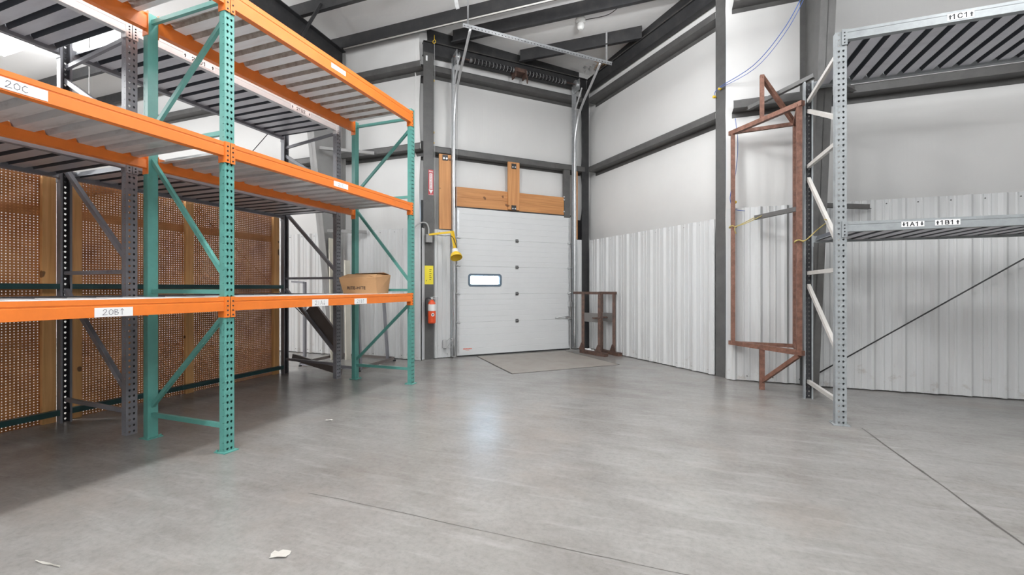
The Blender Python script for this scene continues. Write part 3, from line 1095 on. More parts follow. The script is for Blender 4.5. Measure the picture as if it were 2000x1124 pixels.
def joint(a, b, w, label):
    bm_ = new()
    A_, B_ = Vector((*a, .0012)), Vector((*b, .0012))
    n = max(2, int((B_ - A_).length / .12))
    d = (B_ - A_).normalized()
    s = Vector((-d.y, d.x, 0))
    pv = None
    for k in range(n + 1):
        p = A_.lerp(B_, k / n) + s * random.uniform(-.004, .004)
        ww = w * random.uniform(.5, 1.2)
        r = (bm_.verts.new(p + s * ww / 2), bm_.verts.new(p - s * ww / 2))
        if pv:
            bm_.faces.new((pv[0], pv[1], r[1], r[0]))
        pv = r
    struct('floor_joint', bm_, 'joint', label, 'floor joint')


joint((1.60, 4.75), (1.66, -1.5), .016, 'saw cut in the concrete running back from the galvanised rack')
joint((-2.1, 2.08), (0.6, 2.05), .0035, 'thin crack crossing the concrete floor in front of the aisle')


def scrap(name, x, y, w, h, rot, label, group=None):
    bm_ = new()
    n = 5
    g = [[None] * n for _ in range(n)]
    for i in range(n):
        for j in range(n):
            a, b = (i / (n - 1) - .5) * w * random.uniform(.85, 1.1), (j / (n - 1) - .5) * h * random.uniform(.8, 1.1)
            g[i][j] = bm_.verts.new((x + a * math.cos(rot) - b * math.sin(rot), y + a * math.sin(rot) + b * math.cos(rot), .002 + random.uniform(0, .008)))
    for i in range(n - 1):
        for j in range(n - 1):
            bm_.faces.new((g[i][j], g[i + 1][j], g[i + 1][j + 1], g[i][j + 1]))
    return tag(obj(name, bm_, 'paper'), label, 'paper scrap', group)


scrap('paper_scrap', -1.735, 1.548, .085, .055, .4, 'torn white paper scrap on the open floor near the camera')
scrap('paper_scrap', -3.06, 3.28, .07, .035, .2, 'small white scrap on the floor beside the racking', )
scrap('paper_scrap', -2.66, 1.13, .16, .008, .1, 'thin white strip of paper on the floor, nearest the corner of the view')


# ------------------------------------------------------------------ pallet racking
def tear(cx, cz, r):
    """8 hole points: rounded top, pointed bottom"""
    return [(cx + r * a, cz + r * b) for a, b in ((1.0, .25), (.72, .95), (0, 1.2), (-.72, .95), (-1.0, .25), (-.5, -.65), (0, -1.15), (.5, -.65))]


def ring(cx, cz, r):
    return [(cx + r * math.cos(k * PI / 4), cz + r * math.sin(k * PI / 4)) for k in range(8)]


def holed_cell(bm, P, a0, a1, z0, z1, hole, mi=0):
    mz, ma = (z0 + z1) / 2, (a0 + a1) / 2
    outer = [(a1, mz), (a1, z1), (ma, z1), (a0, z1), (a0, mz), (a0, z0), (ma, z0), (a1, z0)]
    vo = [bm.verts.new(P(*p)) for p in outer]
    vi = [bm.verts.new(P(*p)) for p in hole]
    for k in range(8):
        j = (k + 1) % 8
        bm.faces.new((vo[k], vo[j], vi[j], vi[k])).material_index = mi


def upright(fr, u, v, s, w, d, H, parent, m, holes=True, plate=True, lips=False):
    """Post with its punched face at v looking towards -s*v; depth d runs the other way (s=+1: face looks to -v)."""
    bm_ = new()
    pitch = 0.0508
    n = int(H / pitch)
    H = n * pitch
    if holes:
        for i in range(n):
            z0 = i * pitch
            zc = z0 + pitch / 2
            for a0, a1, c in ((u - w / 2, u, u - w * .2), (u, u + w / 2, u + w * .2)):
                holed_cell(bm_, lambda a, z: fr.pt(a, v, z), a0, a1, z0, z0 + pitch, tear(c, zc, .0095))
                holed_cell(bm_, lambda a, z: fr.pt(a, v + s * .003, z), a0, a1, z0, z0 + pitch, tear(c, zc, .0097), 1)  # second skin whose dark colour paints the shade behind the holes
            for us in (u - w / 2, u + w / 2):
                va, vb = v, v + s * d * .55
                holed_cell(bm_, lambda a, z, us=us: fr.pt(us, a, z), va, vb, z0, z0 + pitch, ring((va + vb) / 2, zc, .0042))
                box_v = [bm_.verts.new(fr.pt(us, vb, z0)), bm_.verts.new(fr.pt(us, v + s * d, z0)), bm_.verts.new(fr.pt(us, v + s * d, z0 + pitch)), bm_.verts.new(fr.pt(us, vb, z0 + pitch))]
                bm_.faces.new(box_v)
        bmesh.ops.remove_doubles(bm_, verts=bm_.verts[:], dist=1e-5)
        for ua_, ub_ in (((u - w / 2, u - w / 2 + .016), (u + w / 2 - .016, u + w / 2)) if lips else ((u - w / 2, u + w / 2),)):
            vs = [bm_.verts.new(fr.pt(a, v + s * d, z)) for a, z in ((ua_, 0), (ub_, 0), (ub_, H), (ua_, H))]
            bm_.faces.new(vs)
    else:
        box(bm_, (u - w / 2, u + w / 2), tuple(sorted((v, v + s * d))), (0, H), fr)
    up = obj('upright', bm_, [m, 'inner_shade'], parent)
    if plate:
        bm_ = new()
        box(bm_, (u - w * .75, u + w * .75), tuple(sorted((v - s * .025, v + s * (d + .035)))), (0.0005, .008), fr)
        for du in (-w * .6, w * .6):
            lathe(bm_, fr.pt(u + du, v + s * (d + .018), .008), (0, 0, 1), [(.009, 0), (.009, .012)], 6, 0, False)
        obj('base_plate', bm_, m, up)
    return up


def beam(fr, u0, u1, v, s, zt, h, parent, m, w_up, tabs=0.0, drop=.05, label=None):
    """Box beam with a step at its inner top edge; outer face at v, body runs to v + s*0.055. End connectors hug the posts."""
    bm_ = new()
    d = .055
    prof = [(v, zt - h), (v, zt - h * .40), (v + s * .003, zt - h * .38), (v + s * .003, zt - h * .30), (v, zt - h * .28), (v, zt), (v + s * .03, zt), (v + s * .03, zt - .035), (v + s * d, zt - .035), (v + s * d, zt - h)]
    prism(bm_, prof, u0, u1, 'u', fr)
    if tabs:
        k = u0 + tabs * .5
        while k < u1 - .05:
            prism(bm_, [(k + .030 * math.cos(a * PI / 6), zt - .036 + .030 * math.sin(a * PI / 6)) for a in range(7)], v + s * (d + .004), v + s * (d - .002), 'v', fr)
            k += tabs
    b = obj('beam', bm_, m, parent)
    if label:
        b['label'] = label
    for ue, sg in ((u0, -1), (u1, 1)):
        bm_ = new()
        a0, a1 = sorted((ue, ue + sg * (w_up * .46)))
        vv = v - s * .004
        box(bm_, (a0, a1), tuple(sorted((vv - s * .004, vv))), (zt - h - drop, zt + .004), fr)
        e = ue - sg * .004
        box(bm_, tuple(sorted((e, e + sg * .005))), tuple(sorted((vv, v + s * (d + .01)))), (zt - h - drop, zt + .004), fr)
        for k in range(4):
            zz = zt - .03 - k * (h + drop - .05) / 3
            lathe(bm_, fr.pt((a0 + a1) / 2, vv - s * .004, zz), fr.pt(0, -s, 0) - fr.pt(0, 0, 0), [(.0065, 0), (.0065, .003), (.003, .0045)], 7, 1, False)
        obj('beam_connector', bm_, [m, 'ink'], b)
    return b


def deck(fr, u0, u1, v0, v1, zt, parent, m, pitch, gap, depth, name='deck', m2=None):
    """Ribbed steel shelf: wide pans low, narrow ribs standing up between them; ribs run across the rack."""
    bm_ = new()
    zl = zt - depth
    pts = [(u0, zl)]
    rib = []
    n = int((u1 - u0) / pitch)
    off = ((u1 - u0) - n * pitch) / 2
    for k in range(n + 1):
        c = u0 + off + k * pitch
        for du, z in ((-gap / 2 - .008, zl), (-gap / 2 + .004, zt), (gap / 2 - .004, zt), (gap / 2 + .008, zl)):
            if u0 < c + du < u1:
                pts.append((c + du, z))
    pts.append((u1, zl))
    ring_ = pts + [(a, z + .0035) for a, z in reversed(pts)]
    prism(bm_, ring_, v0, v1, 'v', fr)
    if m2:
        zr_ = (fr.pt(0, 0, zt - .001)).z
        for f in bm_.faces:
            if len(f.verts) == 4 and max(v.co.z for v in f.verts) > zr_ and f.calc_area() > .01:
                f.material_index = 1
    return obj(name, bm_, [m, m2] if m2 else m, parent)


def brace_bar(fr, u, va, za, vb, zb, parent, m, name='brace', w=.034):
    bm_ = new()
    bar(bm_, fr.pt(u, va, za), fr.pt(u, vb, zb), w * .8, w)
    return obj(name, bm_, m, parent)


def label_plate(parent, o, right, w, h, kind, text, up=(0, 0, 1), name='label_plate'):
    """White paper label: front is right x up; text is handwritten or printed with arrows."""
    bm_ = new()
    B = basis(o, right, up)
    n = Vector(right).cross(Vector(up)).normalized()
    vs = []
    for dz in (-.0005, .0008):
        for a, b in ((-w / 2, -h / 2), (w / 2, -h / 2), (w / 2, h / 2), (-w / 2, h / 2)):
            vs.append(bm_.verts.new(B @ Vector((a, b, dz))))
    faces_from(bm_, vs, [(3, 2, 1, 0), (4, 5, 6, 7), (0, 1, 5, 4), (1, 2, 6, 5), (2, 3, 7, 6), (3, 0, 4, 7)])
    T = B @ Matrix.Translation((0, 0, .0016))
    if kind == 'hand':
        handwriting(bm_, text, h * .62, T, 1)
        ink = 'pencil'
    elif kind == 'print':
        handwriting(bm_, text[1:-1], h * .72, T @ Matrix.Diagonal((1.18, 1, 1, 1)), 1, .17, PRINT)
        for sgn, ch in ((-1, text[0]), (1, text[-1])):
            arrow(bm_, sgn * (w / 2 - .017), 0, h * .75, ch == '^', T, 1)
        ink = 'ink'
    else:
        ink = 'ink'
    ob = obj(name, bm_, ['white_label', ink], parent)
    return ob


# --- orange beams on green uprights, front row
RA = Frame((-3.195, 0), (0, 1), (-1, 0))        # u = world y, v = depth behind the front face
DA, WA = 0.955, 0.078
ra = thing('pallet_rack', 'tall pallet rack with orange beams on green uprights along the aisle', 'pallet rack', (-3.67, 2.39, 0))
UA = [-0.13, 2.391, 4.912]
tops = [(1.19, .105), (2.373, .105), (3.572, .145)]
for u in UA:
    upright(RA, u, 0.0, 1, WA, .055, 3.62, ra, 'green')
    upright(RA, u, DA, -1, WA, .055, 3.57, ra, 'green')
    va, vb = .05, DA - .05
    for z in (.195, 1.232, 2.46, 3.49):
        brace_bar(RA, u, va, z, vb, z, ra, 'green', 'horizontal_brace')
    for a, za, b, zb in ((va, 1.05, vb, .27), (va, 1.35, vb, 2.33), (va, 3.34, vb, 2.58)):
        brace_bar(RA, u, a, za, b, zb, ra, 'green', 'diagonal_brace')
beamsA = {}
for k, (ua, ub) in enumerate(zip(UA, UA[1:])):
    for l, (zt, h) in enumerate(tops):
        a, b = ua + WA / 2, ub - WA / 2
        beamsA[k, l] = beam(RA, a, b, -.002, 1, zt, h, ra, 'orange', WA)
        beam(RA, a, b, DA + .002, -1, zt - .008, h, ra, 'orange', WA, tabs=.17)
        deck(RA, a + .01, b - .06, .034, DA - .034, zt - .003, ra, ('deck_bright', 'deck_worn', 'deck_bright')[l], .17, .055, .042, m2=('rib_rust' if l == 2 else None))
FX = -3.195 + .002
up_y = (0, 1, 0)


def lab_a(k, l, y, z, w, h, kind, text):
    label_plate(beamsA[k, l], (FX + .0012, y, z), (0, 1, 0), w, h, kind, text)


lab_a(0, 0, 1.653, 1.114, .195, .056, 'hand', '20B^')
lab_a(0, 1, 1.235, 2.305, .235, .058, 'hand', '20C')
lab_a(1, 0, 3.31, 1.118, .205, .066, 'hand', '21Av')
lab_a(1, 0, 3.89, 1.116, .200, .060, 'hand', '21B^')
lab_a(1, 1, 3.59, 2.316, .205, .052, 'hand', '21C')
lab_a(1, 2, 3.555, 3.490, .205, .048, 'blank', '')

# --- grey rack standing back to back behind it
RB = Frame((-4.36, 0), (0, 1), (-1, 0))
DB, WB = 1.02, 0.085
rb = thing('pallet_rack', 'slate grey pallet rack with ribbed steel shelves standing behind the orange one', 'pallet rack', (-4.87, 2.385, 0))
UB = [-0.13, 2.383, 4.858]
for u in UB:
    upright(RB, u, 0.0, 1, WB, .06, 3.58, rb, 'grey_rack', plate=False, lips=True)
    upright(RB, u, DB, -1, WB, .06, 3.62, rb, 'grey_rack', plate=False, lips=True)
    va, vb = .055, DB - .055
    for za, zb in ((.195, .215), (1.40, 1.40), (3.42, 3.32)):
        brace_bar(RB, u, va, za, vb, zb, rb, 'grey_rack', 'horizontal_brace')
    for a, za, b, zb in ((va, .36, vb, 1.24), (va, 1.50, vb, 2.36), (va, 2.67, vb, 3.20)):
        brace_bar(RB, u, a, za, b, zb, rb, 'grey_rack', 'diagonal_brace', .042)
beamsB = {}
for k, (ua, ub) in enumerate(zip(UB, UB[1:])):
    for l, zt in enumerate((1.185, 2.368, 3.525)):
        a, b = ua + WB / 2, ub - WB / 2
        bmat = 'grey_rack' if l < 2 else 'pale_galv'
        beamsB[k, l] = beam(RB, a, b, -.002, 1, zt, .085, rb, bmat, WB, drop=.04)
        beam(RB, a, b, DB + .002, -1, zt, .085, rb, 'grey_rack', WB, drop=.04)
        deck(RB, a + .02, b - .02, .034, DB - .034, zt - .003, rb, 'deck_slate', .155, .040, .050, m2='rib_shade')
    for z in (.10, 1.275):
        bm = new()
        bar(bm, RB.pt(ua + WB / 2, DB - .03, z), RB.pt(ub - WB / 2, DB - .03, z), .05, .05)
        obj('tie_bar', bm, 'dark_green', rb)['label'] = 'dark green tie bar'
label_plate(beamsB[1, 2], (-4.36 + .0035, 2.95, 3.482), (0, 1, 0), .30, .05, 'print', '^21D1^')
label_plate(beamsB[1, 2], (-4.36 + .0035, 4.20, 3.482), (0, 1, 0), .30, .05, 'print', '^21D2^')

# --- galvanised rack on the other side
RC = Frame((0, 4.78), (1, 0), (0, 1))
DC, WC = 1.07, 0.088
rc = thing('pallet_rack', 'galvanised pallet rack with ribbed shelves by the right wall', 'pallet rack', (2.7, 5.31, 0))
UC = [1.452, 4.03]
for i, u in enumerate(UC):
    upright(RC, u, 0.0, 1, WC, .06, 3.64, rc, 'galv_rack', plate=(i == 0), lips=True)
    upright(RC, u, DC, -1, WC, .06, 3.62, rc, 'galv_rack', plate=False, lips=True)
    va, vb = .055, DC - .055
    for a, za, b, zb in ((va, .205, vb, .20), (va, .64, vb, 1.29), (va, 1.43, vb, 1.43), (va, 1.66, vb, 2.50), (va, 2.62, vb, 2.64), (va, 2.84, vb, 3.27), (va, 3.45, vb, 3.38)):
        brace_bar(RC, u, a, za, b, zb, rc, 'galv_brace', 'horizontal_brace' if abs(za - zb) < .1 else 'diagonal_brace', .04)
beamsC = {}
a, b = UC[0] + WC / 2, UC[1] - WC / 2
for l, zt in enumerate((1.865, 3.62)):
    beamsC[l] = beam(RC, a, b, -.002, 1, zt, .09, rc, 'galv_rack', WC, drop=.05)
    beam(RC, a, b, DC + .002, -1, zt - .015, .075, rc, 'galv_rack', WC, drop=.05)
    deck(RC, a + .02, b - .02, .034, DC - .034, zt - .02, rc, 'deck_slate', .152, .042, .050, m2='rib_shade')
fy = 4.78 - .002
label_plate(beamsC[1], (2.297, fy - .001, 3.573), (1, 0, 0), .175, .056, 'print', '^1C1^')
label_plate(beamsC[0], (1.973, fy - .001, 1.820), (1, 0, 0), .160, .048, 'print', 'v1A1v')
label_plate(beamsC[0], (2.210, fy - .001, 1.823), (1, 0, 0), .168, .048, 'print', '^1B1^')

# ------------------------------------------------------------------ pegboard panels closing the back of the grey rack
for (ya, yb, studs, lab) in ((-0.60, 2.365, (0.2, 1.25, 2.31), 'perforated brown hardboard panel on timber studs, nearest the camera'),
                             (2.462, 4.842, (2.498, 3.565, 4.782), 'perforated brown hardboard panel on timber studs, behind the far grey bay')):
    p = thing('pegboard_panel', lab, 'pegboard', (-5.46, (ya + yb) / 2, 0))
    bm = new()
    box(bm, (-5.474, -5.470), (ya, yb), (0.0, 2.30))
    obj('board', bm, 'pegboard', p)
    for y in studs:
        bm = new()
        box(bm, (-5.469, -5.428), (y - .048, y + .048), (0.0, 2.29))
        obj('stud', bm, 'stud', p)
    bm = new()
    box(bm, (-5.515, -5.475), (ya + .05, yb - .02), (1.93, 2.02))
    obj('batten', bm, 'stud', p)

# ------------------------------------------------------------------ cardboard box on the lower orange shelf
bx = thing('cardboard_box', 'open brown cardboard box with dark print on the lower orange shelf', 'box', (-3.655, 4.57, 1.187))


def bpt(a, b, z):      # box frame: a along its printed side, b depth
    an = math.radians(20)
    return Vector((-3.655 + a * math.cos(an) - b * math.sin(an), 4.57 + a * math.sin(an) + b * math.cos(an), 1.190 + z))


W2, D2, HH = .205, .235, .195
low = [(-W2, -D2), (W2, -D2), (W2, D2), (-W2, D2)]
topc = [(-W2 - .045, -D2 - .03), (W2 - .01, -D2 - .02), (W2 + .03, D2 + .01), (-W2 - .02, D2 + .02)]
bm = new()
for lo_, hi_, z in ((low, topc, 0), ):
    vb_ = [bm.verts.new(bpt(*q, 0)) for q in lo_]
    vt_ = [bm.verts.new(bpt(*q, HH + ((.045 if i == 2 else .03) if i > 1 else 0))) for i, q in enumerate(hi_)]
    vb2 = [bm.verts.new(bpt(q[0] * .975, q[1] * .97, .006)) for q in lo_]
    vt2 = [bm.verts.new(bpt(q[0] * .975, q[1] * .97, HH + ((.045 if i == 2 else .03) if i > 1 else 0))) for i, q in enumerate(hi_)]
    for i in range(4):
        j = (i + 1) % 4
        bm.faces.new((vb_[i], vb_[j], vt_[j], vt_[i])).material_index = 0
        bm.faces.new((vb2[j], vb2[i], vt2[i], vt2[j])).material_index = 1
        bm.faces.new((vt_[i], vt_[j], vt2[j], vt2[i])).material_index = 1
    bm.faces.new(vb_)
    bm.faces.new(vb2).material_index = 1
cr = (bpt(1, 0, 0) - bpt(0, 0, 0)).normalized()
mid0, mid1 = (bpt(-.045, -D2, .0), bpt(-.045, -D2 - .025, HH))
upb = (mid1 - mid0).normalized()
nb = cr.cross(upb).normalized()
o = mid0.lerp(mid1, .36) + nb * .003
text_mesh(bm, 'RITE-HITE', .052, basis(o, cr, upb), 2)
obj('carton', bm, ['cardboard', 'cardboard_in', 'ink'], bx)
T = [bpt(*q, HH + ((.045 if i == 2 else .03) if i > 1 else 0)) for i, q in enumerate(topc)]


def flap(i, j, out, rise, shrink=.04):
    bm_ = new()
    A_, B_ = T[i], T[j]
    d = (B_ - A_).normalized()
    off = Vector(out)
    q = [A_ + d * .004, B_ - d * .004, B_ - d * shrink + off + Vector((0, 0, rise)), A_ + d * shrink + off + Vector((0, 0, rise))]
    n = (q[1] - q[0]).cross(q[2] - q[1]).normalized() * .003
    a_ = [bm_.verts.new(p) for p in q]
    b_ = [bm_.verts.new(p + n) for p in q]
    faces_from(bm_, a_ + b_, [(0, 1, 2, 3), (7, 6, 5, 4), (0, 4, 5, 1), (1, 5, 6, 2), (2, 6, 7, 3), (3, 7, 4, 0)])
    obj('flap', bm_, 'cardboard', bx)


bd = (bpt(0, 1, 0) - bpt(0, 0, 0)).normalized()
flap(0, 1, bd * .15 + cr * .01, .045)
flap(2, 3, -bd * .16, .03)
flap(1, 2, -cr * .10, .022)
flap(3, 0, cr * .11, .012)

# ------------------------------------------------------------------ rusty tied frame left of the galvanised rack
rf = thing('rusty_frame', 'tall rusty steel tube frame on one post tied beside the galvanised rack', 'steel frame', (1.05, 6.09, 0))
L_, R_, M_ = Vector((.765, 6.50, 0)), Vector((1.352, 5.76, 0)), Vector((1.46, 6.42, 0))
mid = L_.lerp(R_, .48)
ZB, ZT = .525, 3.345


def rt(p, z):
    return Vector((p.x, p.y, z))


def rbar(name, p0, p1, w=.05, h=.05):
    bm_ = new()
    bar(bm_, p0, p1, w, h)
    obj(name, bm_, 'rust', rf)


ext = (R_ - L_).normalized() * .05
for p in (L_, R_):
    rbar('side_post', rt(p, ZB), rt(p, ZT), .05, .05)
rbar('back_post', rt(M_, ZB), rt(M_, ZT), .04, .04)
for z in (ZB, ZT):
    rbar('cross_bar', rt(L_ - ext, z), rt(R_ + ext, z), .055, .055)
    rbar('back_bar', rt(L_, z - (.0 if z > 1 else -.0)), rt(M_, z), .04, .045)
    rbar('end_bar', rt(R_, z), rt(M_, z), .04, .045)
rbar('foot_post', rt(mid, 0), rt(mid, ZB - .02), .055, .055)
rbar('head_post', rt(mid, ZT + .02), rt(mid, ZT + .56), .045, .045)
rbar('foot_brace', rt(mid, .10), rt(R_, ZB - .03), .045, .045)
rbar('head_brace', rt(mid, ZT + .54), rt(M_, ZT - .0), .045, .045)


def rope(name, pts, label, r=.006, m='rope', cat='rope', group=None, n=5):
    bm_ = new()
    tube(bm_, smooth_path(pts, 5), r, n)
    return tag(obj(name, bm_, m), label, cat, group)


def knot_pts(c, r, turns=3):
    return [Vector(c) + Vector((r * math.cos(a * .9), r * math.sin(a * .9), .012 * math.sin(a * 1.7))) for a in range(turns * 7)]


zr = 2.08
pL = rt(L_, zr)
rope('tie_rope', knot_pts(pL, .045, 2) + [pL + Vector((.12, -.02, .04)), Vector((1.02, 6.50, 2.19)), Vector((1.10, 6.45, 2.205)), pL + Vector((.14, -.05, .03)), pL + Vector((.02, -.05, -.01)), pL + Vector((.03, -.055, -.10))],
     'yellow rope tying the left post of the rusty frame to the wall brace')
pR = rt(R_, 1.79)
rope('tie_rope', knot_pts(pR, .045, 2) + [pR + Vector((.07, -.05, .02)), Vector((1.50, 5.66, 1.90)), Vector((1.50, 5.30, 1.945)), Vector((1.40, 5.05, 1.93))],
     'yellow rope tying the right post of the rusty frame to the galvanised rack')

# ------------------------------------------------------------------ brown steel stands right of the door
for k, (a0, b0, a1, b1, lab) in enumerate((((-1.663), 8.445, -1.13, 8.06, 'brown steel H-shaped stand right of the overhead door, nearer the door'),
                                            (-1.33, 8.62, -0.90, 8.22, 'brown steel H-shaped stand close to the bay wall, with a pin at its plate'))):
    A_, B_ = Vector((a0, b0, 0)), Vector((a1, b1, 0))
    d = (B_ - A_).normalized()
    st = thing('steel_stand', lab, 'steel stand', (A_ + B_) / 2, 'brown steel stands by the door')
    hgt = 1.165
    pa, pb = A_ + d * .05, B_ - d * .17
    parts = [('foot_rail', A_ + Vector((0, 0, .032)), B_ + Vector((0, 0, .032)), .10, .06),
             ('top_rail', pa - d * (.26 if k == 0 else .06) + Vector((0, 0, hgt)), pb + d * .05 + Vector((0, 0, hgt)), .05, .05),
             ('post', pa + Vector((0, 0, .06)), pa + Vector((0, 0, hgt - .02)), .055, .06),
             ('post', pb + Vector((0, 0, .06)), pb + Vector((0, 0, hgt - .02)), .055, .06)]
    for nm, p, q, w, h in parts:
        bm = new()
        bar(bm, p, q, w, h)
        if nm == 'post':                      # gusset plates at the foot
            s = Vector((-d.y, d.x, 0))
            vs = [bm.verts.new(p + s * c + d * a + Vector((0, 0, b))) for c in (-.036, -.030) for a, b in ((-.09, 0), (.09, 0), (.02, .14), (-.02, .14))]
            faces_from(bm, vs, [(0, 1, 2, 3), (7, 6, 5, 4), (0, 4, 5, 1), (1, 5, 6, 2), (2, 6, 7, 3), (3, 7, 4, 0)])
        obj(nm, bm, 'brown_steel', st)
    bm = new()
    bar(bm, pa + Vector((0, 0, .70)), pb + Vector((0, 0, .70)), .012, .17)
    obj('cross_plate', bm, 'plate_grey', st)['label'] = 'bare grey steel plate'
    bm = new()
    s = Vector((d.y, -d.x, 0))
    m0 = pa.lerp(pb, .45 if k else .95) + Vector((0, 0, .70))
    tube(bm, [m0 - s * .02, m0 + s * .14], .016, 8)
    tube(bm, [m0 + s * .06 - d * .10, m0 + s * .06 + d * .08], .011, 8)
    obj('lock_pin', bm, 'brown_steel', st)

bm = new()
for k in range(14):
    x, y = -1.62 + random.uniform(-.03, .14), 8.72 + random.uniform(-.05, .05)
    r = random.uniform(.02, .05)
    lathe(bm, (x, y, 0), (0, 0, 1), [(r, 0), (r * 1.1, r * .4), (r * .5, r)], 6, 0, False)
tag(obj('foil_scrap', bm, 'white_label'), 'crumpled white scrap on the floor in the bay corner', 'scrap')

# ------------------------------------------------------------------ things on and by the post
sg = thing('fire_sign', 'red and white vertical fire extinguisher sign on the grey post', 'sign', DOOR.pt(-.495, .034, 2.905))
bm = new()
box(bm, (-.540, -.450), (.0305, .033), (2.905, 3.355), DOOR)
o_ = DOOR.pt(-.495, .0338, 3.13)
B = basis(o_, (R2, R2, 0), (0, 0, 1))
poly(bm, [(-.026, -.12), (-.026, .16), (.026, .16), (.026, -.12)], B, 1)
poly(bm, [(-.038, -.13), (0, -.205), (.038, -.13)], B, 1)
poly(bm, [(-.044, -.222), (.044, -.222), (.044, -.218), (-.044, -.218)], B, 1)
TX = B @ Matrix.Translation((0, 0.015, .0008)) @ Matrix.Rotation(PI / 2, 4, 'Z')
text_mesh(bm, 'EXTINGUISHER', .040, TX, 0)
text_mesh(bm, 'FIRE', .040, B @ Matrix.Translation((0, .19, .0008)) , 1)
obj('sign_plate', bm, ['sign_red', 'white_label'], sg)

bm = new()
box(bm, (-.585, -.555), (.0305, .032), (5.27, 5.36), DOOR)
tag(obj('white_sticker', bm, 'white_label'), 'tiny white sticker near the top of the grey door post', 'sticker')

nt_ = thing('yellow_notice', 'yellow paper notice stuck on the grey post above the extinguisher', 'notice', DOOR.pt(-.53, .034, 1.325))
bm = new()
box(bm, (-.605, -.452), (.0305, .032), (1.325, 1.655), DOOR)
B = basis(DOOR.pt(-.528, .0330, 1.49), (R2, R2, 0), (0, 0, 1))
for k in range(6):
    z = .10 - k * .035
    poly(bm, [(.005, z), (.045 - .01 * (k % 2), z), (.045 - .01 * (k % 2), z - .010), (.005, z - .010)], B, 1)
poly(bm, [(-.05, -.09), (-.04, -.09), (-.04, -.11), (-.05, -.11)], B, 1)
obj('paper_sheet', bm, ['yellow_paper', 'ink'], nt_)

fe = thing('fire_extinguisher', 'red fire extinguisher with white tags hung on the grey post', 'fire extinguisher', DOOR.pt(-.50, .11, .64))
c0 = DOOR.pt(-.50, .115, .64)
bm = new()
lathe(bm, c0, (0, 0, 1), [(.055, 0), (.066, .008), (.068, .03), (.068, .33), (.060, .365), (.035, .395), (.022, .41)], 24)
obj('cylinder', bm, 'red', fe)
bm = new()
lathe(bm, c0, (0, 0, 1), [(.0685, .22), (.0688, .225), (.0688, .33), (.0685, .335)], 24)
obj('tag_label', bm, 'white_label', fe)
bm = new()
q = c0 + Vector((R2 * .0687, -R2 * .0687, .155))
lathe(bm, q, (R2, -R2, 0), [(.028, 0), (.028, .0012)], 20, 0)
lathe(bm, q + Vector((R2, -R2, 0)) * .0013, (R2, -R2, 0), [(.017, 0), (.017, .0006)], 6, 1, False)
obj('round_label', bm, ['white_label', 'pencil'], fe)
bm = new()
lathe(bm, c0 + Vector((0, 0, .41)), (0, 0, 1), [(.022, 0), (.022, .03), (.014, .05)], 12)
bar(bm, c0 + Vector((0, 0, .455)) - Vector((R2, R2, 0)) * .03, c0 + Vector((0, 0, .475)) + Vector((R2, R2, 0)) * .11, .022, .010)
bar(bm, c0 + Vector((0, 0, .43)) - Vector((R2, R2, 0)) * .02, c0 + Vector((0, 0, .44)) + Vector((R2, R2, 0)) * .09, .020, .008)
obj('valve_handle', bm, 'galv', fe)
bm = new()
tube(bm, smooth_path([c0 + Vector((-.01, -.01, .43)), c0 + Vector((-.07, -.06, .44)), c0 + Vector((-.085, -.07, .32)), c0 + Vector((-.075, -.062, .12))], 6), .010, 8)
obj('hose', bm, 'black', fe)
bm = new()
box(bm, (-.54, -.46), (.031, .05), (.80, 1.08), DOOR)
obj('wall_bracket', bm, 'galv', fe)

dl = thing('dock_light', 'yellow jointed dock light hanging beside the overhead door', 'lamp', DOOR.pt(-.60, .034, 2.10))
bm = new()
box(bm, (-.60, -.49), (.031, .12), (2.06, 2.20), DOOR)
obj('mount_box', bm, 'grey_steel', dl)
bm = new()
tube(bm, smooth_path([DOOR.pt(-.545, .08, 2.20), DOOR.pt(-.55, .08, 2.32), DOOR.pt(-.60, .08, 2.40), DOOR.pt(-.72, .08, 2.38), DOOR.pt(-.84, .10, 2.26), DOOR.pt(-.90, .11, 2.18)], 6), .012, 8)
obj('conduit', bm, 'grey_wire', dl)
j0, j1, j2 = DOOR.pt(-.50, .13, 2.20), DOOR.pt(-.20, .30, 2.235), DOOR.pt(-.16, .36, 1.93)
bm = new()
bar(bm, DOOR.pt(-.56, .10, 2.19), j0, .03, .03)
bar(bm, j0, j1, .02, .035)
obj('arm', bm, 'yellow', dl)
bm = new()
bar(bm, j1 + Vector((0, 0, .02)), j2, .02, .035)
bar(bm, j1 + Vector((.022, .022, .02)), j2 + Vector((.022, .022, 0)), .012, .03)
obj('forearm', bm, 'yellow', dl)
bm = new()
tube(bm, smooth_path([j0, j0.lerp(j1, .6) + Vector((0, 0, -.05)), j1 + Vector((.02, -.02, -.08)), j2 + Vector((.03, .0, .06)), j2 + Vector((.05, .02, -.05))], 6), .006, 6)
obj('power_cord', bm, 'black', dl)
hd = (Vector((.35, -.35, -.80))).normalized()
bm = new()
lathe(bm, j2 + hd * .0, hd, [(.035, 0), (.055, .01), (.058, .075), (.050, .085)], 20)
obj('lamp_housing', bm, 'white_paint', dl)
bm = new()
lathe(bm, j2 + hd * .078, hd, [(.055, 0), (.080, .02), (.098, .06), (.105, .10), (.100, .102), (.07, .03), (.03, .01)], 24)
obj('lamp_shade', bm, 'yellow', dl)

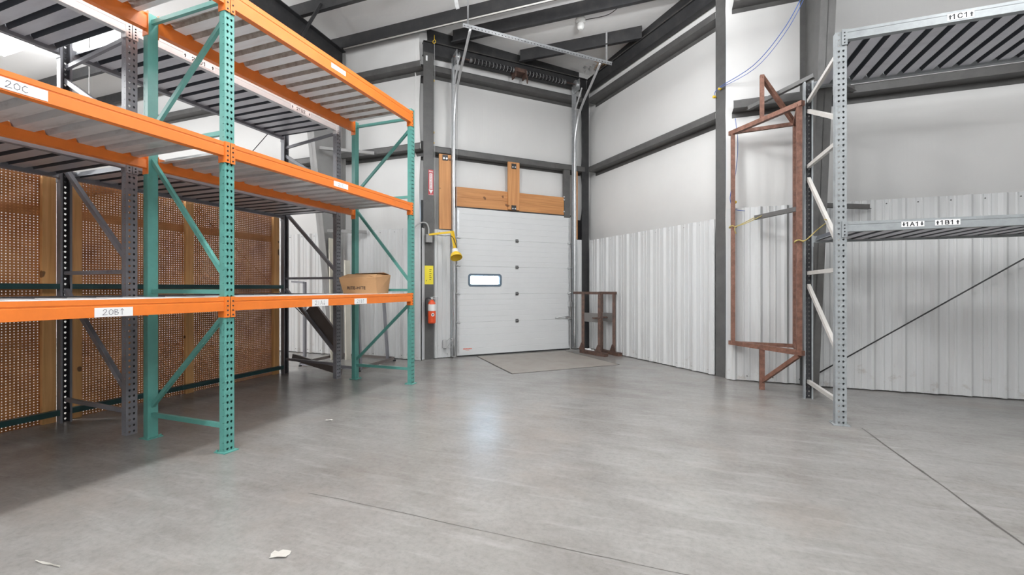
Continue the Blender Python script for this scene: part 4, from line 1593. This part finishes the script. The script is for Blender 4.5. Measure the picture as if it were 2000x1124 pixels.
jb = thing('junction_box', 'small grey electrical box with looped wires low beside the door', 'electrical box', DOOR.pt(-.25, .03, .2))
bm = new()
box(bm, (-.285, -.215), (.032, .075), (.19, .33), DOOR)
obj('box_body', bm, 'grey_wire', jb)
bm = new()
tube(bm, smooth_path([DOOR.pt(-.22, .06, .30), DOOR.pt(-.15, .08, .36), DOOR.pt(-.10, .09, .28), DOOR.pt(-.16, .10, .18), DOOR.pt(-.20, .09, .22), DOOR.pt(-.12, .09, .34), DOOR.pt(-.08, .095, .55)], 6), .005, 6)
obj('wire', bm, 'grey_wire', jb)

# ------------------------------------------------------------------ stand and leftovers behind the racks
sf = thing('angle_iron_frame', 'dark angle iron floor frame with uprights standing behind the racks', 'steel frame', (-5.0, 5.9, 0))
P_ = [Vector((-5.62, 5.40, 0)), Vector((-4.42, 5.36, 0)), Vector((-4.50, 6.35, 0)), Vector((-5.70, 6.38, 0))]
for i in range(4):
    bm = new()
    a, b = P_[i] + Vector((0, 0, .05)), P_[(i + 1) % 4] + Vector((0, 0, .05))
    bar(bm, a, b, .006, .045)
    bar(bm, a - Vector((0, 0, .022)), b - Vector((0, 0, .022)), .045, .006)
    obj('base_angle', bm, 'brown_panel' if i else 'grey_rack', sf)
for p, tilt, h in ((P_[0] + Vector((-.08, .15, 0)), (0, 0), 1.36), (P_[1], (-.06, .0), 1.33), (P_[2] + Vector((-.12, -.04, 0)), (-.12, .02), 1.33)):
    bm = new()
    q = p + Vector((tilt[0], tilt[1], h))
    bar(bm, p + Vector((0, 0, .02)), q, .04, .006)
    bar(bm, p + Vector((.018, .018, .02)), q + Vector((.018, .018, 0)), .006, .04)
    obj('upright_angle', bm, 'grey_rack', sf)
bm = new()
bar(bm, P_[0] + Vector((-.08, .15, 1.35)), P_[0] + Vector((-.55, .35, 1.37)), .03, .03)
obj('top_angle', bm, 'grey_rack', sf)
for p in P_:
    bm = new()
    lathe(bm, p + Vector((0, 0, 0)), (0, 0, 1), [(.025, 0), (.025, .02), (.012, .022), (.012, .05)], 10)
    obj('foot', bm, 'black', sf)

bm = new()
lp = [Vector((-4.93, 4.905, .98)), Vector((-4.75, 4.905, 1.04)), Vector((-4.42, 4.92, .52)), Vector((-4.44, 4.92, .28)), Vector((-4.56, 4.915, .40))]
lp = [Vector((-5.00, 4.905, .93)), Vector((-4.86, 4.915, 1.05)), Vector((-4.43, 4.925, .60)), Vector((-4.43, 4.925, .30))]
fa = [bm.verts.new(p) for p in lp]
fb = [bm.verts.new(p + Vector((0, .035, 0))) for p in lp]
bm.faces.new(fa)
bm.faces.new(fb)
for i in range(4):
    bm.faces.new((fa[i], fa[(i + 1) % 4], fb[(i + 1) % 4], fb[i]))
tag(obj('tilted_panel', bm, 'brown_panel'), 'dark brown panel wedged diagonally on the far grey rack end', 'panel')

bm = new()
bar(bm, (-5.30, 4.955, .235), (-4.40, 4.955, .07), .03, .09)
tag(obj('loose_plank', bm, 'brown_panel'), 'dark plank slanting down at the foot of the far grey rack end', 'plank')

bm = new()
bar(bm, (-5.60, 6.10, 0.0), (-5.74, 6.20, 2.15), .02, .10)
tag(obj('leaning_board', bm, 'beige_board'), 'narrow pale board leaning on the tapered grey column', 'board')
bm = new()
bar(bm, (-5.48, 6.14, 0.0), (-5.58, 6.22, 1.55), .02, .16)
tag(obj('leaning_board', bm, 'grey_steel'), 'wider grey board leaning in front of the tapered grey column', 'board')
bm = new()
bar(bm, (-5.36, 6.20, 0.0), (-5.42, 6.24, 1.75), .03, .12)
tag(obj('leaning_board', bm, 'beige_board'), 'cream board standing right of the tapered grey column', 'board')

# bracing rods
def rod(p0, p1, label, r=.008, m='black_steel'):
    bm_ = new()
    tube(bm_, [p0, p1], r, 6)
    return tag(obj('brace_rod', bm_, m), label, 'brace rod')


rod((1.66, 6.44, .15), (5.2, 6.44, 2.72), 'thin dark bracing rod slanting across the liner behind the galvanised rack')
rod((-6.02, 6.46, 5.45), (-13.0, 6.46, 0.4), 'thin bracing rod slanting down to the left on the wall behind the grey rack')
rod((-5.90, 6.50, .15), (-13.0, 6.50, 5.4), 'thin bracing rod slanting up to the left on the wall behind the grey rack')

# ------------------------------------------------------------------ small things on the walls and roof
def insulator(p, n, label, group):
    bm_ = new()
    lathe(bm_, p, n, [(.008, 0), (.008, .022), (.019, .025), (.019, .036), (.011, .038), (.011, .044), (.019, .047), (.019, .056), (.007, .06)], 10)
    return tag(obj('insulator', bm_, 'yellow'), label, 'insulator', group)


G1 = 'yellow insulators on the steel posts'
insulator((0.655, 6.792, 4.07), (-R2, -R2, 0), 'yellow insulator on the bay post where the blue wires meet, right one', G1)
insulator((0.592, 6.855, 3.99), (-R2, -R2, 0), 'yellow insulator on the left edge of the bay post, below the blue wires', G1)
insulator((0.80, 6.600, 2.42), (0, -1, 0), 'yellow insulator low by the top of the rusty frame liner', G1)
for z, w in ((4.98, 'high'), (4.05, 'middle'), (3.86, 'just above the girt')):
    insulator(DOOR.pt(-.425, -.10, z), (R2, -R2, 0), 'yellow insulator beside the grey post left of the door, %s' % w, 'yellow insulators beside the door post')
rope('blue_wire', [Vector((0.56, 6.82, 4.0)), Vector((.62, 6.745, 4.08)), Vector((.98, 6.34, 4.13)), Vector((1.25, 6.08, 4.37)), Vector((1.42, 5.90, 4.66)), Vector((1.545, 5.76, 5.0))],
     'blue wire swooping from the bay post up to the roof', .005, 'blue_wire', 'wire')
rope('blue_wire', [Vector((.63, 6.745, 4.07)), Vector((1.0, 6.34, 4.09)), Vector((1.27, 6.08, 4.33)), Vector((1.44, 5.90, 4.63)), Vector((1.55, 5.75, 4.98))],
     'second blue wire just under the first one above the rusty frame', .004, 'blue_wire', 'wire')
rope('blue_wire', [Vector((.80, 6.55, 3.55)), Vector((.83, 6.55, 3.2)), Vector((.80, 6.53, 2.8)), Vector((.74, 6.5, 2.55)), Vector((.735, 6.5, 2.42)), Vector((.79, 6.53, 2.32)), Vector((.92, 6.58, 2.30))],
     'blue wire hanging down behind the left post of the rusty frame', .004, 'blue_wire', 'wire')
rope('hanging_wire', [DOOR.pt(-.44, .06, 5.62), DOOR.pt(-.43, .05, 5.0), DOOR.pt(-.43, .04, 4.0), DOOR.pt(-.42, .04, 2.4)], 'thin grey wire hanging beside the grey post left of the door', .004, 'grey_wire', 'wire')
bm = new()
cc = DOOR.pt(-.44, .06, 5.62)
tube(bm, [cc + Vector((.03 * math.cos(a * PI / 8), 0, .03 * math.sin(a * PI / 8))) for a in range(17)], .006, 6)
tube(bm, [cc + Vector((0, 0, .03)), Vector((cc.x, cc.y, roof_low(cc.y) + .05))], .005, 6)
tag(obj('eye_hook', bm, 'yellow'), 'small ring hook under the eave at the head of the grey post', 'hook')
# conduit under the eave purlin
bm = new()
tube(bm, [(-5.70, 6.48, roof_low(6.5) - .012), (-3.0, 6.48, roof_low(6.5) - .012), (-.2, 6.48, roof_low(6.5) - .012)], .013, 8)
tag(obj('conduit_pipe', bm, 'galv_brace'), 'pale conduit pipe under the eave purlin from the left rafter', 'conduit')
bm = new()
bar(bm, (-3.06, 5.58, roof_low(5.58) + .20), (-2.93, 5.62, 5.30), .05, .006)
bar(bm, (-3.04, 5.60, roof_low(5.58) + .20), (-2.91, 5.64, 5.30), .006, .05)
tag(obj('hanger_angle', bm, 'galv'), 'short galvanised angle hanging from a purlin at the top of the view', 'hanger')
# caged roof lamp
lampz = roof_high(8.0)
rl = thing('bay_lamp', 'small white globe lamp under the roof of the door bay', 'lamp', (-1.48, 7.45, roof_high(7.45) - .2))
bm = new()
lathe(bm, (-1.48, 7.45, roof_high(7.45) - .001), (0, 0, -1), [(.085, 0), (.085, .05), (.06, .07)], 18)
obj('lamp_base', bm, 'white_paint', rl)
bm = new()
lathe(bm, (-1.48, 7.45, roof_high(7.45) - .07), (0, 0, -1), [(.055, 0), (.065, .03), (.06, .09), (.03, .12)], 18)
obj('globe', bm, 'frost', rl)
rope('lamp_wire', [Vector((-1.40, 7.45, roof_high(7.45) - .03)), Vector((-1.0, 7.4, roof_high(7.4) - .06)), Vector((-.75, 7.2, roof_high(7.2) - .05)), Vector((-.72, 7.03, roof_high(7.03) - .10))],
     'thin dark wire running from the globe lamp to a purlin', .006, 'black', 'wire')
# nest and torn foil in the bay corner
bm = new()
for k in range(60):
    a = random.uniform(0, 2 * PI)
    p = SIDE.pt(.55 + .10 * math.cos(a), .06 + .05 * math.sin(a), 5.645 + random.uniform(0, .07))
    q = p + Vector((random.uniform(-.12, .12), random.uniform(-.12, .12), random.uniform(-.05, .05)))
    tube(bm, [p, (p + q) / 2 + Vector((0, 0, .02)), q], .003, 4)
tag(obj('bird_nest', bm, 'nest'), 'tangled straw bird nest on the beam in the corner of the bay', 'bird nest', None, 'stuff')
bm = new()
c = SIDE.pt(.24, .16, 5.70)
for k in range(5):
    for q in range(4):
        o_ = c + Vector((random.uniform(-.10, .10), random.uniform(-.10, .10), random.uniform(-.08, .10)))
        vs = [bm.verts.new(o_ + Vector((random.uniform(-.035, .035), random.uniform(-.035, .035), random.uniform(-.035, .035)))) for _ in range(3)]
        bm.faces.new(vs)
tag(obj('torn_foil', bm, 'foil'), 'torn shiny insulation foil hanging in the bay roof corner', 'foil scrap')
# vertical drop line far left
rod((-9.75, 4.68, roof_high(4.7)), (-9.75, 4.68, 3.4), 'thin drop rod hanging from the roof beyond the grey rack', .009, 'grey_steel')


# ------------------------------------------------------------------ ceiling lamps
def ceiling_lamp(x, y, label, power=LAMP_POWER, lx=1.25, ly=.50, drop=1.3, spread=1.5):
    zc = roof_low(y) - drop
    t = thing('ceiling_lamp', label, 'lamp', (x, y, zc), 'linear lamps under the roof')
    bm_ = new()
    prism(bm_, [(y - ly / 2, zc), (y - ly / 2, zc + .03), (y - ly / 4, zc + .08), (y + ly / 4, zc + .08), (y + ly / 2, zc + .03), (y + ly / 2, zc)], x - lx / 2, x + lx / 2, 'u')
    obj('lamp_body', bm_, 'white_paint', t)
    bm_ = new()
    box(bm_, (x - lx / 2 + .02, x + lx / 2 - .02), (y - ly / 2 + .02, y + ly / 2 - .02), (zc - .012, zc - .001))
    obj('lens', bm_, 'lens', t)
    for dx in (-lx / 3, lx / 3):
        bm_ = new()
        tube(bm_, [(x + dx, y, zc + .07), (x + dx, y, roof_high(y) - .001)], .005, 6)
        obj('hanger_rod', bm_, 'galv', t)
    bm_ = new()
    box(bm_, (x - lx / 2 + .02, x + lx / 2 - .02), (y - ly / 4 + .01, y + ly / 4 - .01), (zc + .081, zc + .086))
    obj('roof_fill_lens', bm_, 'lens', t)  # glowing top lens, added to go with the upward light
    lu = bpy.data.lights.new('roof_fill', 'AREA')  # upward light added to brighten the roof
    lu.shape = 'RECTANGLE'
    lu.size, lu.size_y = lx, ly / 2
    lu.energy = power * ROOF_FILL
    lu.color = (0.965, 0.985, 1.0)
    up_ = bpy.data.objects.new('roof_fill', lu)
    C.objects.link(up_)
    up_.parent = t
    up_.location = (0, 0, .10)
    up_.rotation_euler = (PI, 0, 0)
    ld = bpy.data.lights.new('lamp_light', 'AREA')
    ld.shape = 'RECTANGLE'
    ld.size, ld.size_y = lx, ly
    ld.energy = power * (.8 if spread < 1.4 else .35)
    ld.color = (0.965, 0.985, 1.0)
    lo_ = bpy.data.objects.new('lamp_light', ld)
    C.objects.link(lo_)
    lo_.parent = t
    lo_.location = (0, 0, -.03)
    lp_ = bpy.data.lights.new('wall_fill', 'POINT')          # point light added under the lens to brighten the upper walls
    lp_.energy = power * spread
    lp_.shadow_soft_size = .13
    lp_.color = (0.965, 0.985, 1.0)
    lq_ = bpy.data.objects.new('wall_fill', lp_)
    C.objects.link(lq_)
    lq_.parent = t
    lq_.location = (0, 0, -.27)
    return t


for y, k in ((2.9, .62), (0.7, .62), (-1.6, .62), (-4.6, .9), (-8.8, 1.2)):
    ceiling_lamp(-2.1, y, 'white linear lamp over the aisle', LAMP_POWER * k, lx=.30, ly=1.25, drop=.95, spread=1.2)
for y, k in ((3.7, .50), (0.3, .8), (-4.2, 1.4), (-8.8, 1.9)):
    ceiling_lamp(2.9, y, 'white linear lamp over the galvanised rack', LAMP_POWER * k)
ceiling_lamp(-0.35, 4.85, 'added linear fill lamp at the mouth of the door bay', LAMP_POWER * .7, drop=1.1)  # lamp added out of view to brighten the bay walls and roof
ceiling_lamp(-10.5, 3.90, 'bright linear lamp seen beyond the grey rack, at the edge of the view', LAMP_POWER * 1.0, drop=.45)
ceiling_lamp(-5.9, 2.2, 'added linear fill lamp above the grey rack', LAMP_POWER * .5)  # lamp added out of view to brighten the liner behind the racks
for x, y in ((-8.4, 0.9), (-10.5, -0.6), (-7.0, -1.5), (-8.5, -6.0)):
    ceiling_lamp(x, y, 'added unseen linear lamp behind the racks', LAMP_POWER * 1.0)  # out-of-view lamps added to lighten the space behind the pegboards
